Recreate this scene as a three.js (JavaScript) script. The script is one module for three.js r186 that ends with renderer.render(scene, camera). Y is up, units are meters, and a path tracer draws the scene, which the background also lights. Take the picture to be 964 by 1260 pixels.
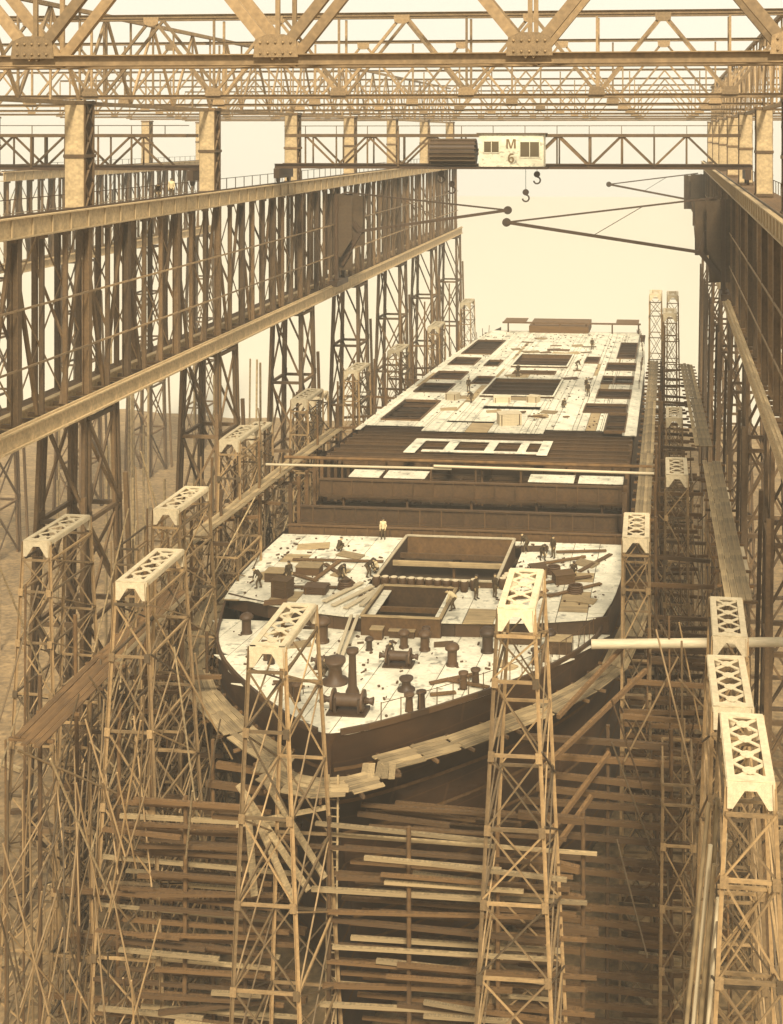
import * as THREE from 'three';
import { mergeGeometries } from 'three/addons/utils/BufferGeometryUtils.js';
import { MarchingCubes } from 'three/addons/objects/MarchingCubes.js';
import { FontLoader } from 'three/addons/loaders/FontLoader.js';
import { TextGeometry } from 'three/addons/geometries/TextGeometry.js';

// ---------------------------------------------------------------- camera, sky, sun, exposure
const scene = new THREE.Scene();
const HC = 70;                                   // camera height above the datum
const camera = new THREE.PerspectiveCamera(2 * Math.atan(1095 / 1500) * 180 / Math.PI, 1340 / 2190, 0.5, 9000);
camera.position.set(0, HC, 0);
camera.rotation.y = Math.atan(0.1);              // plate camera with a dropped front: level, turned a little left
camera.setViewOffset(1340, 2190, 0, 930, 964, 1260);
scene.add(camera);

const renderer = new THREE.WebGLRenderer({ antialias: true });
renderer.setSize(783, 1024);
renderer.toneMapping = THREE.LinearToneMapping;
renderer.toneMappingExposure = 1.68;
renderer.shadowMap.enabled = true;

let seed = 7;
const rnd = () => { seed = (seed * 1664525 + 1013904223) % 4294967296; return seed / 4294967296; };
const rr = (a, b) => a + (b - a) * rnd();

// value noise for sky and textures
const NT = new Float32Array(65536); for (let i = 0; i < 65536; i++) NT[i] = rnd();
function vnoise(x, y, per) {
  const w = (n) => ((n % per) + per) % per, xi = Math.floor(x), yi = Math.floor(y), fx = x - xi, fy = y - yi, sx = fx * fx * (3 - 2 * fx), sy = fy * fy * (3 - 2 * fy);
  const at = (a, b) => NT[(w(a) * 131 + w(b) * 7919) & 65535];
  return (at(xi, yi) * (1 - sx) + at(xi + 1, yi) * sx) * (1 - sy) + (at(xi, yi + 1) * (1 - sx) + at(xi + 1, yi + 1) * sx) * sy;
}
function fbm(u, v, per, oct) { let s = 0, a = 0.5, t = 0, p = per; for (let i = 0; i < oct; i++) { s += a * vnoise(u * p, v * p, p); t += a; a *= 0.55; p *= 2; } return s / t; }

{ // overcast, warm-toned sky
  const W = 256, H = 128, d = new Float32Array(W * H * 4);
  for (let y = 0; y < H; y++) for (let x = 0; x < W; x++) {
    const n = fbm(x / W, y / H, 6, 4), k = 0.97 + 0.08 * (n - 0.5), i = (y * W + x) * 4;
    d[i] = 0.655 * k; d[i + 1] = 0.605 * k; d[i + 2] = 0.485 * k; d[i + 3] = 1;
  }
  const t = new THREE.DataTexture(d, W, H, THREE.RGBAFormat, THREE.FloatType);
  t.mapping = THREE.EquirectangularReflectionMapping; t.magFilter = THREE.LinearFilter; t.needsUpdate = true;
  scene.background = t; scene.environment = t;
}
const sun = new THREE.DirectionalLight(new THREE.Color().setRGB(1, 0.9, 0.69), 3.8);
sun.position.set(30, HC + 130, 70); sun.target.position.set(-18, 30, -110);
sun.castShadow = true; sun.shadow.radius = 16;
Object.assign(sun.shadow.camera, { left: -160, right: 160, top: 160, bottom: -160, near: 1, far: 600 });
sun.shadow.mapSize.set(2048, 2048);
scene.add(sun, sun.target);
scene.fog = new THREE.FogExp2(new THREE.Color().setRGB(1, 0.96, 0.86), 0.0006);

// ---------------------------------------------------------------- materials
function tex(size, fn, srgb = true, repeat = 1) {
  const d = new Uint8Array(size * size * 4);
  for (let y = 0; y < size; y++) for (let x = 0; x < size; x++) {
    const c = fn(x / size, y / size), i = (y * size + x) * 4;
    if (Array.isArray(c)) { d[i] = c[0]; d[i + 1] = c[1]; d[i + 2] = c[2]; } else d[i] = d[i + 1] = d[i + 2] = Math.max(0, Math.min(255, c));
    d[i + 3] = 255;
  }
  const t = new THREE.DataTexture(d, size, size); t.wrapS = t.wrapT = THREE.RepeatWrapping; t.magFilter = THREE.LinearFilter; t.repeat.set(repeat, repeat);
  if (srgb) t.colorSpace = THREE.SRGBColorSpace; t.needsUpdate = true; return t;
}
const clampB = (x) => Math.max(0, Math.min(255, x));
const tSteel = tex(256, (u, v) => clampB(222 + 50 * (fbm(u, v, 5, 5) - 0.5) + 40 * (fbm(u + 0.3, v, 30, 3) - 0.5)));
const tRust = tex(256, (u, v) => { const a = fbm(u, v, 6, 4), b = fbm(u + 0.4, v + 0.1, 26, 3); return clampB(216 + 70 * (a - 0.5) + 60 * (b - 0.5)); });
const tWood = tex(256, (u, v) => clampB(205 + 110 * (vnoise(u * 2, v * 96, 96) - 0.5) * 0.6 + 50 * (fbm(u, v, 8, 4) - 0.5)));
const tDeck = tex(512, (u, v) => { const a = fbm(u, v, 4, 5), b = fbm(u + 0.5, v + 0.2, 14, 4); const c = fbm(u + 0.1, v + 0.7, 40, 3); return clampB(228 + 70 * (a - 0.5) + 40 * (b - 0.5) + 26 * (c - 0.5) - (b > 0.62 ? (b - 0.62) * 420 : 0) - (a < 0.4 ? (0.4 - a) * 260 : 0)); });
const tHull = tex(512, (u, v) => { const a = fbm(u, v, 6, 5), seam = Math.min((v * 5) % 1, (u * 2 + Math.floor(v * 5) * 0.5) % 1 * 2.5); return clampB(190 + 150 * (a - 0.5) + (seam < 0.05 ? 38 : 0)); });
const tGround = tex(512, (u, v) => { const a = fbm(u, v, 5, 6), b = fbm(u + 0.2, v + 0.6, 22, 4); return clampB(205 + 90 * (a - 0.5) + 120 * (b - 0.5)); });
const bFine = tex(256, (u, v) => 255 * fbm(u, v, 24, 4), false);
const L = (r, g, b) => new THREE.Color().setRGB(r, g, b);
function mat(name, c, map, rough = 0.85, bump = 0.004) { const m = new THREE.MeshStandardMaterial({ name, color: c, roughness: rough, map }); if (bump) { m.bumpMap = bFine; m.bumpScale = bump; } return m; }
const tones = (name, c, map, n, spread, rough) => Array.from({ length: n }, (_, i) => { const k = 1 + spread * ((i / (n - 1)) * 2 - 1); return mat(name + i, L(c[0] * k, c[1] * k, c[2] * k), map, rough, 0); });
const M = {
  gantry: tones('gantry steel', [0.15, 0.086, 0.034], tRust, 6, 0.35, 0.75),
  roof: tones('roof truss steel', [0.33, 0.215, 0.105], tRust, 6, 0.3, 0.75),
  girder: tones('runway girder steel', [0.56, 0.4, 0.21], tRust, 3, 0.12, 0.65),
  stage: tones('staging steel', [0.28, 0.178, 0.08], tRust, 7, 0.62, 0.7),
  cap: tones('staging head paint', [0.7, 0.57, 0.37], tSteel, 4, 0.22, 0.6),
  plank: tones('rough sawn timber', [0.43, 0.305, 0.155], tWood, 5, 0.3, 0.9),
  old: tones('weathered timber', [0.17, 0.09, 0.031], tWood, 5, 0.3, 0.95),
  deck: tones('primed deck plate', [0.82, 0.75, 0.58], tDeck, 4, 0.07, 0.7),
  rust: tones('rusty deck steel', [0.125, 0.064, 0.021], tRust, 4, 0.3, 0.8),
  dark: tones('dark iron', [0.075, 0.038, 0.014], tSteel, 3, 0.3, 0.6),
};
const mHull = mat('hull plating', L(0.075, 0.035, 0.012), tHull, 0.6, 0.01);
const mInner = mat('hull interior', L(0.07, 0.04, 0.015), tSteel, 0.9, 0);
const mGround = mat('trodden earth', L(0.34, 0.22, 0.1), tGround, 0.95, 0.05);
const mWater = mat('river water', L(0.52, 0.47, 0.375), null, 0.35, 0);
const mCab = mat('cream cab paint', L(0.86, 0.78, 0.58), tDeck, 0.6, 0);
const mGlass = new THREE.MeshPhysicalMaterial({ name: 'cab glass', color: L(0.1, 0.07, 0.03), roughness: 0.15 });
const mLetter = mat('sign lettering', L(0.16, 0.1, 0.04), null, 0.7, 0);
const pick = (a) => a[Math.floor(rnd() * a.length)];

// ---------------------------------------------------------------- helpers
// coordinates: X across the berth, Y relative to the camera height, D distance along the berth
const V = (x, y, d) => new THREE.Vector3(x, HC + y, -d);
const W3 = (x, y, z) => new THREE.Vector3(x, y, z);
const BOX = new THREE.BoxGeometry(1, 1, 1);
const bx = (w, h, d, x, y, z) => new THREE.BoxGeometry(w, h, d).translate(x, y, z);
const IBEAM = mergeGeometries([bx(1, 0.1, 1, 0, 0.45, 0), bx(1, 0.1, 1, 0, -0.45, 0), bx(0.16, 0.8, 1, 0, 0, 0)]);
const ANGLE = mergeGeometries([bx(1, 0.14, 1, 0, -0.43, 0), bx(0.14, 0.86, 1, -0.43, 0.07, 0)]);
const ROD = new THREE.CylinderGeometry(0.5, 0.5, 1, 8).rotateX(Math.PI / 2);
const longGeo = new Map();
function stretched(geo, w, h, len) { // same section, uv in thirds of a metre along the member
  const key = geo.uuid + [w, h, Math.round(len)].join();
  if (!longGeo.has(key)) { const g = geo.clone(), p = g.attributes.position, n = g.attributes.normal, uv = g.attributes.uv; for (let i = 0; i < p.count; i++) { const ax = Math.abs(n.getX(i)), ay = Math.abs(n.getY(i)); if (ax > 0.5) uv.setXY(i, p.getZ(i) * len / 4, p.getY(i) * h / 4); else if (ay > 0.5) uv.setXY(i, p.getZ(i) * len / 4, p.getX(i) * w / 4 + 0.5); } longGeo.set(key, g); }
  return longGeo.get(key);
}
const used = new Map();
function numbered(n) { const k = used.get(n) ?? 0; used.set(n, k + 1); return k ? n + '_' + String(k).padStart(3, '0') : n; }
function tag(o, label, category, group) { o.userData.label = label; if (category) o.userData.category = category; if (group) o.userData.group = group; return o; }
function thing(name, pos, label, category, group) { const g = new THREE.Group(); g.userData.kind = 'thing'; g.name = numbered(name); if (pos) g.position.copy(pos); scene.add(g); return tag(g, label, category, group); }
function structure(o, name) { o.name = numbered(name); o.userData.kind = 'structure'; scene.add(o); return o; }
function shadow(o) { o.castShadow = o.receiveShadow = true; return o; }
const UPY = W3(0, 1, 0), UPX = W3(1, 0, 0);
const _m = new THREE.Matrix4(), _o = new THREE.Vector3();
function place(o, a, b, w, h) {
  const dir = b.clone().sub(a), len = dir.length(), up = Math.abs(dir.y) > 0.98 * len ? UPX : UPY;
  _m.lookAt(_o.set(0, 0, 0), dir.clone().negate(), up);
  o.quaternion.setFromRotationMatrix(_m); o.position.copy(a).add(b).multiplyScalar(0.5); o.scale.set(w, h, len); return o;
}
// a straight member from a to b (world, or local when the parent sits at the origin)
function bar(p, name, a, b, w, h, m, geo = BOX) {
  const len = a.distanceTo(b), o = shadow(new THREE.Mesh(m.map && geo !== ROD && (len > 1.6 || w > 1 || h > 1) ? stretched(geo, w, h, len) : geo, m)); o.name = name;
  if (p.isGroup || p.isMesh) { place(o, a.clone().sub(p.position), b.clone().sub(p.position), w, h); p.add(o); }
  return o;
}
function soloBar(name, a, b, w, h, m, label, category, group, geo = BOX) {
  const o = shadow(new THREE.Mesh(geo, m)); o.name = numbered(name); place(o, a, b, w, h); scene.add(o); return tag(o, label, category, group);
}
function part(p, name, g, m, pos) { const o = shadow(new THREE.Mesh(g, m)); o.name = name; if (pos) o.position.copy(pos); p.add(o); return o; }
function copy(src, pos, label, group) { const c = src.clone(); c.userData = { ...src.userData }; c.name = numbered(src.name.replace(/_\d{3}$/, '')); c.position.copy(pos); scene.add(c); if (label) c.userData.label = label; if (group) c.userData.group = group; return c; }
function barGeo(list) { // merged members: [a, b, w, h]
  const o = new THREE.Object3D();
  return mergeGeometries(list.map(([a, b, w, h]) => { place(o, a, b, w, h); o.updateMatrix(); return BOX.clone().applyMatrix4(o.matrix); }));
}
const lerp = THREE.MathUtils.lerp;
const mix = (a, b, t) => a.clone().lerp(b, t);

// ---------------------------------------------------------------- ground and water
const groundY = (d) => (d < 62 ? -54.6 : -54.6 - 0.045 * (Math.min(d, 300) - 62));
{
  const nx = 60, nd = 120, pos = [], uv = [], idx = [];
  for (let j = 0; j <= nd; j++) for (let i = 0; i <= nx; i++) {
    const x = -330 + 560 * i / nx, d = -60 + 350 * j / nd;
    const y = groundY(d) + 0.5 * (vnoise(x * 0.13 + 50, d * 0.13 + 50, 4096) - 0.5);
    pos.push(x, HC + y, -d); uv.push(x / 9, d / 9);
  }
  for (let j = 0; j < nd; j++) for (let i = 0; i < nx; i++) { const a = j * (nx + 1) + i; idx.push(a, a + 1, a + nx + 2, a, a + nx + 2, a + nx + 1); }
  const g = new THREE.BufferGeometry(); g.setAttribute('position', new THREE.Float32BufferAttribute(pos, 3)); g.setAttribute('uv', new THREE.Float32BufferAttribute(uv, 2)); g.setIndex(idx); g.computeVertexNormals();
  structure(shadow(new THREE.Mesh(g, mGround)), 'ground');
  const w = shadow(new THREE.Mesh(new THREE.PlaneGeometry(1800, 1000).rotateX(-Math.PI / 2), mWater)); w.position.set(0, HC - 63.9, -740); structure(w, 'water');
}

// ---------------------------------------------------------------- gantry rows
const STATIONS = [59.5, 85, 110.5, 136, 161.5, 187, 212.5, 238];
const XL = -41, XR = 7.2;
const Y_RAIL = -5.2, Y_LOW = -19.2;
function trestle(name, x, side, d, label, group) {
  const gy = groundY(d) - 0.2, t = thing(name, V(x - side * 1.6, gy, d), label, 'trestle', group), top = -19.95;
  const xs = [x + side * 0.1, x - side * 3.1], ds = [d - 2.2, d + 2.2], m = () => pick(M.gantry);
  const foot = (i, j) => V(xs[i] + side * (i ? -1.0 : 0.5), gy, ds[j] + (j ? 1.1 : -1.1)), head = (i, j) => V(xs[i], top, ds[j]);
  for (let i = 0; i < 2; i++) for (let j = 0; j < 2; j++) {
    const a = foot(i, j), b = head(i, j), s = W3(0, 0, 0.36);
    bar(t, 'leg', a.clone().add(s), b.clone().add(s), 0.34, 0.26, m()); bar(t, 'leg', a.clone().sub(s), b.clone().sub(s), 0.34, 0.26, m());
    for (let k = 1; k < 5; k++) { const q = mix(a, b, k / 5); bar(t, 'batten_plate', q.clone().add(W3(0.17, -0.3, 0)), q.clone().add(W3(0.17, 0.3, 0)), 1.0, 0.05, m()); }
  }
  // raking props beside the legs
  for (const j of [0, 1]) bar(t, 'raking_prop', V(xs[0] + side * 0.9, gy, ds[j] + (j ? 2.8 : -2.8)), V(xs[0] + side * 0.35, top - 5.5, ds[j] + (j ? 1.1 : -1.1)), 0.3, 0.3, m());
  const n = 5, faces = [[0, 0, 0, 1], [1, 0, 1, 1], [0, 0, 1, 0], [0, 1, 1, 1]];
  for (const [i0, j0, i1, j1] of faces) for (let k = 0; k <= n; k++) {
    const p = (i, j, q) => mix(foot(i, j), head(i, j), q / n);
    if (k) bar(t, 'crossbeam', p(i0, j0, k - 0.05), p(i1, j1, k - 0.05), 0.28, 0.3, m());
    if (k < n) { bar(t, 'diagonal_brace', p(i0, j0, k), p(i1, j1, k + 0.95), 0.16, 0.2, m()); if (j0 !== j1 || k % 2) bar(t, 'diagonal_brace', p(i1, j1, k).add(W3(0.2, 0, 0.05)), p(i0, j0, k + 0.95).add(W3(0.2, 0, 0.05)), 0.16, 0.2, m()); }
  }
  return t;
}
function wallBay(x, side, d0, d1, label, group, n = 9) {
  const t = thing('runway_wall_frame', V(x - side * 1.2, Y_LOW + 0.9, (d0 + d1) / 2), label, 'steel frame', group), yb = Y_LOW + 0.62, yt = Y_RAIL - 1.5, m = () => pick(M.gantry);
  const x0 = x - side * 0.15, x1 = x - side * 2.9;
  for (let i = 0; i < n; i++) {
    const d = lerp(d0, d1, (i + 0.5) / n), big = i % 3 === 1;
    bar(t, 'post', V(x0, yb, d), V(x0, yt, d), big ? 0.5 : 0.24, big ? 0.5 : 0.3, m(), big ? IBEAM : BOX);
    bar(t, 'post', V(x1, yb, d + 1), V(x1, yt, d + 1), 0.3, 0.34, m());
    const dn = lerp(d0, d1, (i + 1.5) / n);
    if (i % 3 === 0) bar(t, 'raking_strut', V(x0 - side * 0.3, yb, d), V(x0 - side * 0.3, yt, dn), 0.22, 0.26, m());
    if (i % 3 === 1) bar(t, 'raking_strut', V(x0 - side * 0.3, yb, dn), V(x0 - side * 0.3, yt, d), 0.22, 0.26, m());
    for (let k = 0; k < 3; k++) {
      const ya = lerp(yb, yt, k / 3), yc = lerp(yb, yt, (k + 1) / 3), e = Math.min(dn, d1 + 1);
      if ((i + k) % 2) bar(t, 'cross_brace', V(x1 + side * 0.3, ya, d + 1), V(x1 + side * 0.3, yc, e + 1), 0.07, 0.1, pick(M.roof)); else bar(t, 'cross_brace', V(x1 + side * 0.3, yc, d + 1), V(x1 + side * 0.3, ya, e + 1), 0.07, 0.1, pick(M.roof));
    }
    if (i % 2 === 0) bar(t, 'transverse_strut', V(x0, lerp(yb, yt, 0.35), d), V(x1, lerp(yb, yt, 0.8), d + 1), 0.14, 0.16, m());
    bar(t, 'knee_plate', V(x0 + side * 0.02, yt + 0.02, d - 0.5), V(x0 + side * 0.02, yt + 0.02, d + 0.5), 0.3, 0.45, m());
  }
  for (const k of [0.3, 0.62]) bar(t, 'side_rail', V(x0 + side * 0.22, lerp(yb, yt, k), d0), V(x0 + side * 0.22, lerp(yb, yt, k), d1), 0.08, 0.14, pick(M.roof));
  return t;
}
function girderRow(x, side, d0, d1, where) {
  // upper runway: plate girder with stiffeners, rail and a walkway with rail posts
  const u = thing('upper_runway_girder', V(x, Y_RAIL - 1.4, (d0 + d1) / 2), 'riveted plate girder under the overhead crane rail of the ' + where, 'girder', 'crane runway girders');
  bar(u, 'web', V(x + side * 0.15, Y_RAIL - 0.75, d0), V(x + side * 0.15, Y_RAIL - 0.75, d1), 0.08, 1.15, M.girder[1]);
  bar(u, 'top_flange', V(x, Y_RAIL - 0.12, d0), V(x, Y_RAIL - 0.12, d1), 0.75, 0.1, M.girder[2]);
  bar(u, 'bottom_flange', V(x, Y_RAIL - 1.38, d0), V(x, Y_RAIL - 1.38, d1), 0.75, 0.1, M.girder[0]);
  bar(u, 'crane_rail', V(x - side * 0.1, Y_RAIL, d0), V(x - side * 0.1, Y_RAIL, d1), 0.12, 0.14, M.dark[1]);
  for (let d = d0 + 0.4; d < d1; d += 2.55) bar(u, 'stiffener', V(x + side * 0.26, Y_RAIL - 1.32, d), V(x + side * 0.26, Y_RAIL - 0.18, d), 0.14, 0.1, M.girder[0]);
  bar(u, 'walkway', V(x - side * 1.9, Y_RAIL - 0.5, d0), V(x - side * 1.9, Y_RAIL - 0.5, d1), 2.6, 0.12, M.old[3]);
  for (let d = d0 + 1; d < d1; d += 2.55) { bar(u, 'rail_post', V(x - side * 3.1, Y_RAIL - 0.45, d), V(x - side * 3.1, Y_RAIL + 0.75, d), 0.07, 0.07, M.dark[2]); bar(u, 'bracket', V(x - side * 0.1, Y_RAIL - 0.6, d), V(x - side * 3.2, Y_RAIL - 0.62, d), 0.12, 0.1, pick(M.gantry)); }
  bar(u, 'hand_rail', V(x - side * 3.1, Y_RAIL + 0.75, d0), V(x - side * 3.1, Y_RAIL + 0.75, d1), 0.06, 0.06, M.dark[2]);
  // lower runway: twin girder with cross ties
  const l = thing('lower_runway_girder', V(x, Y_LOW - 0.6, (d0 + d1) / 2), 'pale twin beam girder for the jib crane on the ' + where, 'girder', 'jib crane runway girders');
  bar(l, 'inner_beam', V(x + side * 0.35, Y_LOW, d0), V(x + side * 0.35, Y_LOW, d1), 0.5, 1.25, M.girder[2], IBEAM);
  bar(l, 'outer_beam', V(x - side * 2.3, Y_LOW, d0), V(x - side * 2.3, Y_LOW, d1), 0.5, 1.25, M.girder[1], IBEAM);
  bar(l, 'crane_rail', V(x + side * 0.35, Y_LOW + 0.7, d0), V(x + side * 0.35, Y_LOW + 0.7, d1), 0.12, 0.13, M.girder[2]);
  for (let d = d0 + 0.6; d < d1; d += 1.7) bar(l, 'cross_tie', V(x + side * 0.08, Y_LOW + 0.2, d), V(x - side * 2.03, Y_LOW + 0.2, d), 0.3, 0.26, pick(M.gantry));
  bar(l, 'outer_walkway', V(x - side * 3.6, Y_LOW + 0.3, d0), V(x - side * 3.6, Y_LOW + 0.3, d1), 1.4, 0.1, M.old[2]);
}
function roofColumn(x, side, d, label, group) {
  const t = thing('roof_column', V(x - side * 0.4, Y_RAIL - 0.05, d), label, 'column', group), y0 = Y_RAIL - 0.42, y1 = 2.45, cx = x - side * 1.5;
  bar(t, 'front_plate', V(cx, y0, d - 0.8), V(cx, y1, d - 0.8), 0.08, 1.4, M.girder[1]);
  bar(t, 'rear_plate', V(cx, y0, d + 0.8), V(cx, y1, d + 0.8), 0.08, 1.4, M.gantry[2]);
  for (const sx of [-0.68, 0.68]) for (const sd of [-0.7, 0.7]) bar(t, 'corner_angle', V(cx + sx, y0, d + sd), V(cx + sx, y1, d + sd), 0.2, 0.12, pick(M.gantry));
  for (let k = 0; k < 4; k++) { const a = lerp(y0, y1, k / 4), b = lerp(y0, y1, (k + 1) / 4); for (const sx of [-0.68, 0.68]) { bar(t, 'lacing_bar', V(cx + sx, a, d - 0.7), V(cx + sx, b, d + 0.7), 0.16, 0.06, pick(M.gantry)); bar(t, 'lacing_bar', V(cx + sx * 1.02, b, d - 0.7), V(cx + sx * 1.02, a, d + 0.7), 0.16, 0.06, pick(M.gantry)); } }
  for (const y of [y0 + 0.2, (y0 + y1) / 2, y1 - 0.15]) bar(t, 'collar', V(cx - 0.8, y, d), V(cx + 0.8, y, d), 1.86, 0.24, pick(M.gantry));
  return t;
}
const ORD = ['first', 'second', 'third', 'fourth', 'fifth', 'sixth', 'seventh', 'eighth', 'ninth', 'tenth', 'eleventh', 'twelfth', 'thirteenth'];
function gantryRow(x, side, where, from) {
  girderRow(x, side, STATIONS[from], 241, where);
  for (let i = from; i < STATIONS.length; i++) {
    const nth = ORD[STATIONS.length - 1 - i];
    trestle('gantry_trestle', x, side, STATIONS[i], 'braced steel trestle of the ' + where + ', ' + nth + ' from the water end', 'trestles of the gantry');
    if (i > from) wallBay(x, side, STATIONS[i - 1], STATIONS[i], 'lattice wall bay of the ' + where + ', ' + nth + ' from the water end', 'lattice wall bays of the gantry', side < 0 ? 5 : 8);
    roofColumn(x, side, STATIONS[i], 'plated roof column of the ' + where + ', ' + nth + ' from the water end', 'roof columns of the gantry');
  }
}
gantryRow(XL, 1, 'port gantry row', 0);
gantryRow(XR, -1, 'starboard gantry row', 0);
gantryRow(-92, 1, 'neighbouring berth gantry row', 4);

// ---------------------------------------------------------------- roof trusses
const YB = 2.7, YT = 8.5, TW = 9.2, TP = -4.8;
function roofTruss(d, k0, k1, double, heavy, label) {
  const t = thing('roof_truss', V(-40, YB, d), label, 'roof truss', 'roof trusses over the berths'), xa = TP + TW * k0, xb = TP + TW * k1, m = () => pick(M.roof);
  for (const dd of double ? [0, 2.0] : [0]) {
    const e = d + dd, c = heavy ? 0.4 : 0.28, g = heavy ? 0.38 : 0.2;
    bar(t, 'bottom_chord', V(xa, YB, e), V(xb, YB, e), heavy ? 0.5 : 0.34, c, M.roof[dd ? 1 : 2], IBEAM);
    bar(t, 'top_chord', V(xa, YT, e), V(xb, YT, e), heavy ? 0.5 : 0.34, c, M.roof[1], IBEAM);
    for (let k = k0; k < k1; k++) {
      const x = TP + TW * k;
      bar(t, 'diagonal', V(x, YB + 0.1, e - 0.1), V(x + TW / 2, YT - 0.1, e - 0.1), heavy ? 0.24 : 0.16, g, m()); bar(t, 'diagonal', V(x + TW, YB + 0.1, e - 0.1), V(x + TW / 2, YT - 0.1, e - 0.1), heavy ? 0.24 : 0.16, g, m());
      bar(t, 'hanger', V(x, YB + 0.2, e), V(x, YT - 0.2, e), 0.12, 0.16, m());
      if (dd === 0) {
        const s = new THREE.Shape([[-1.15, 0.1], [1.15, 0.1], [1.05, 1.0], [0.45, 1.25], [-0.45, 1.25], [-1.05, 1.0]].map(([a, b]) => new THREE.Vector2(a, b)));
        roofTruss.g ??= new THREE.ExtrudeGeometry(s, { depth: 0.05, bevelEnabled: false });
        const gp = part(t, 'gusset_plate', roofTruss.g, m(), V(x, YB, e).sub(t.position)); gp.position.z += 0.24;
        gp.scale.setScalar(heavy ? 0.72 : 0.5); if (!heavy && d < 120) { const gt = part(t, 'gusset_plate', roofTruss.g, m(), V(x + TW / 2, YT, e).sub(t.position)); gt.position.z += 0.24; gt.scale.set(0.5, -0.55, 1); }
        if (heavy) for (let i = -2; i <= 2; i++) for (const q of [0.22, 0.6]) part(t, 'rivet', roofTruss.r ??= new THREE.SphereGeometry(0.05, 6, 4), m(), V(x + i * 0.28, YB + q, e).sub(t.position)).position.z += 0.3;
      }
    }
  }
  if (heavy) for (let k = k0; k <= k1; k++) { bar(t, 'tie_bar', V(TP + TW * k, YB - 0.1, d), V(TP + TW * k, YB - 0.1, d + 2), 0.14, 0.14, m()); bar(t, 'lacing_bar', V(TP + TW * (k - 0.5), YB - 0.16, d), V(TP + TW * k, YB - 0.16, d + 2), 0.1, 0.06, m()); bar(t, 'tie_bar', V(TP + TW * (k - 0.5), YT, d), V(TP + TW * (k - 0.5), YT, d + 2), 0.14, 0.14, m()); }
  return t;
}
roofTruss(43, -4, 4, true, true, 'heavy riveted roof truss with large gusset plates overhead at the landward end');
STATIONS.slice(1).forEach((d, i) => roofTruss(d, -10, 5, i < 1, false, 'roof truss spanning the berths, ' + ORD[6 - i] + ' from the water end'));
function longTruss(x, label) {
  const t = thing('longitudinal_roof_truss', V(x, YB, 150), label, 'roof truss', 'longitudinal trusses on the column rows'), m = () => pick(M.roof);
  for (let i = 0; i < STATIONS.length - 1; i++) {
    const a = STATIONS[i], b = STATIONS[i + 1];
    bar(t, 'bottom_chord', V(x, YB - 0.45, a), V(x, YB - 0.45, b), 0.35, 0.3, m()); bar(t, 'top_chord', V(x, YT + 0.5, a), V(x, YT + 0.5, b), 0.35, 0.3, m());
    for (let k = 0; k < 6; k++) { const p = lerp(a, b, k / 6), q = lerp(a, b, (k + 1) / 6); bar(t, 'diagonal', k % 2 ? V(x, YT + 0.4, p) : V(x, YB - 0.3, p), k % 2 ? V(x, YB - 0.3, q) : V(x, YT + 0.4, q), 0.18, 0.22, m()); bar(t, 'hanger', V(x, YB - 0.3, p), V(x, YT + 0.4, p), 0.14, 0.14, m()); }
  }
}
longTruss(XL - 1.5, 'lengthwise roof truss on the columns on the port side of the ship');
longTruss(XR + 1.5, 'lengthwise roof truss on the columns on the starboard side of the ship');

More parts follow.
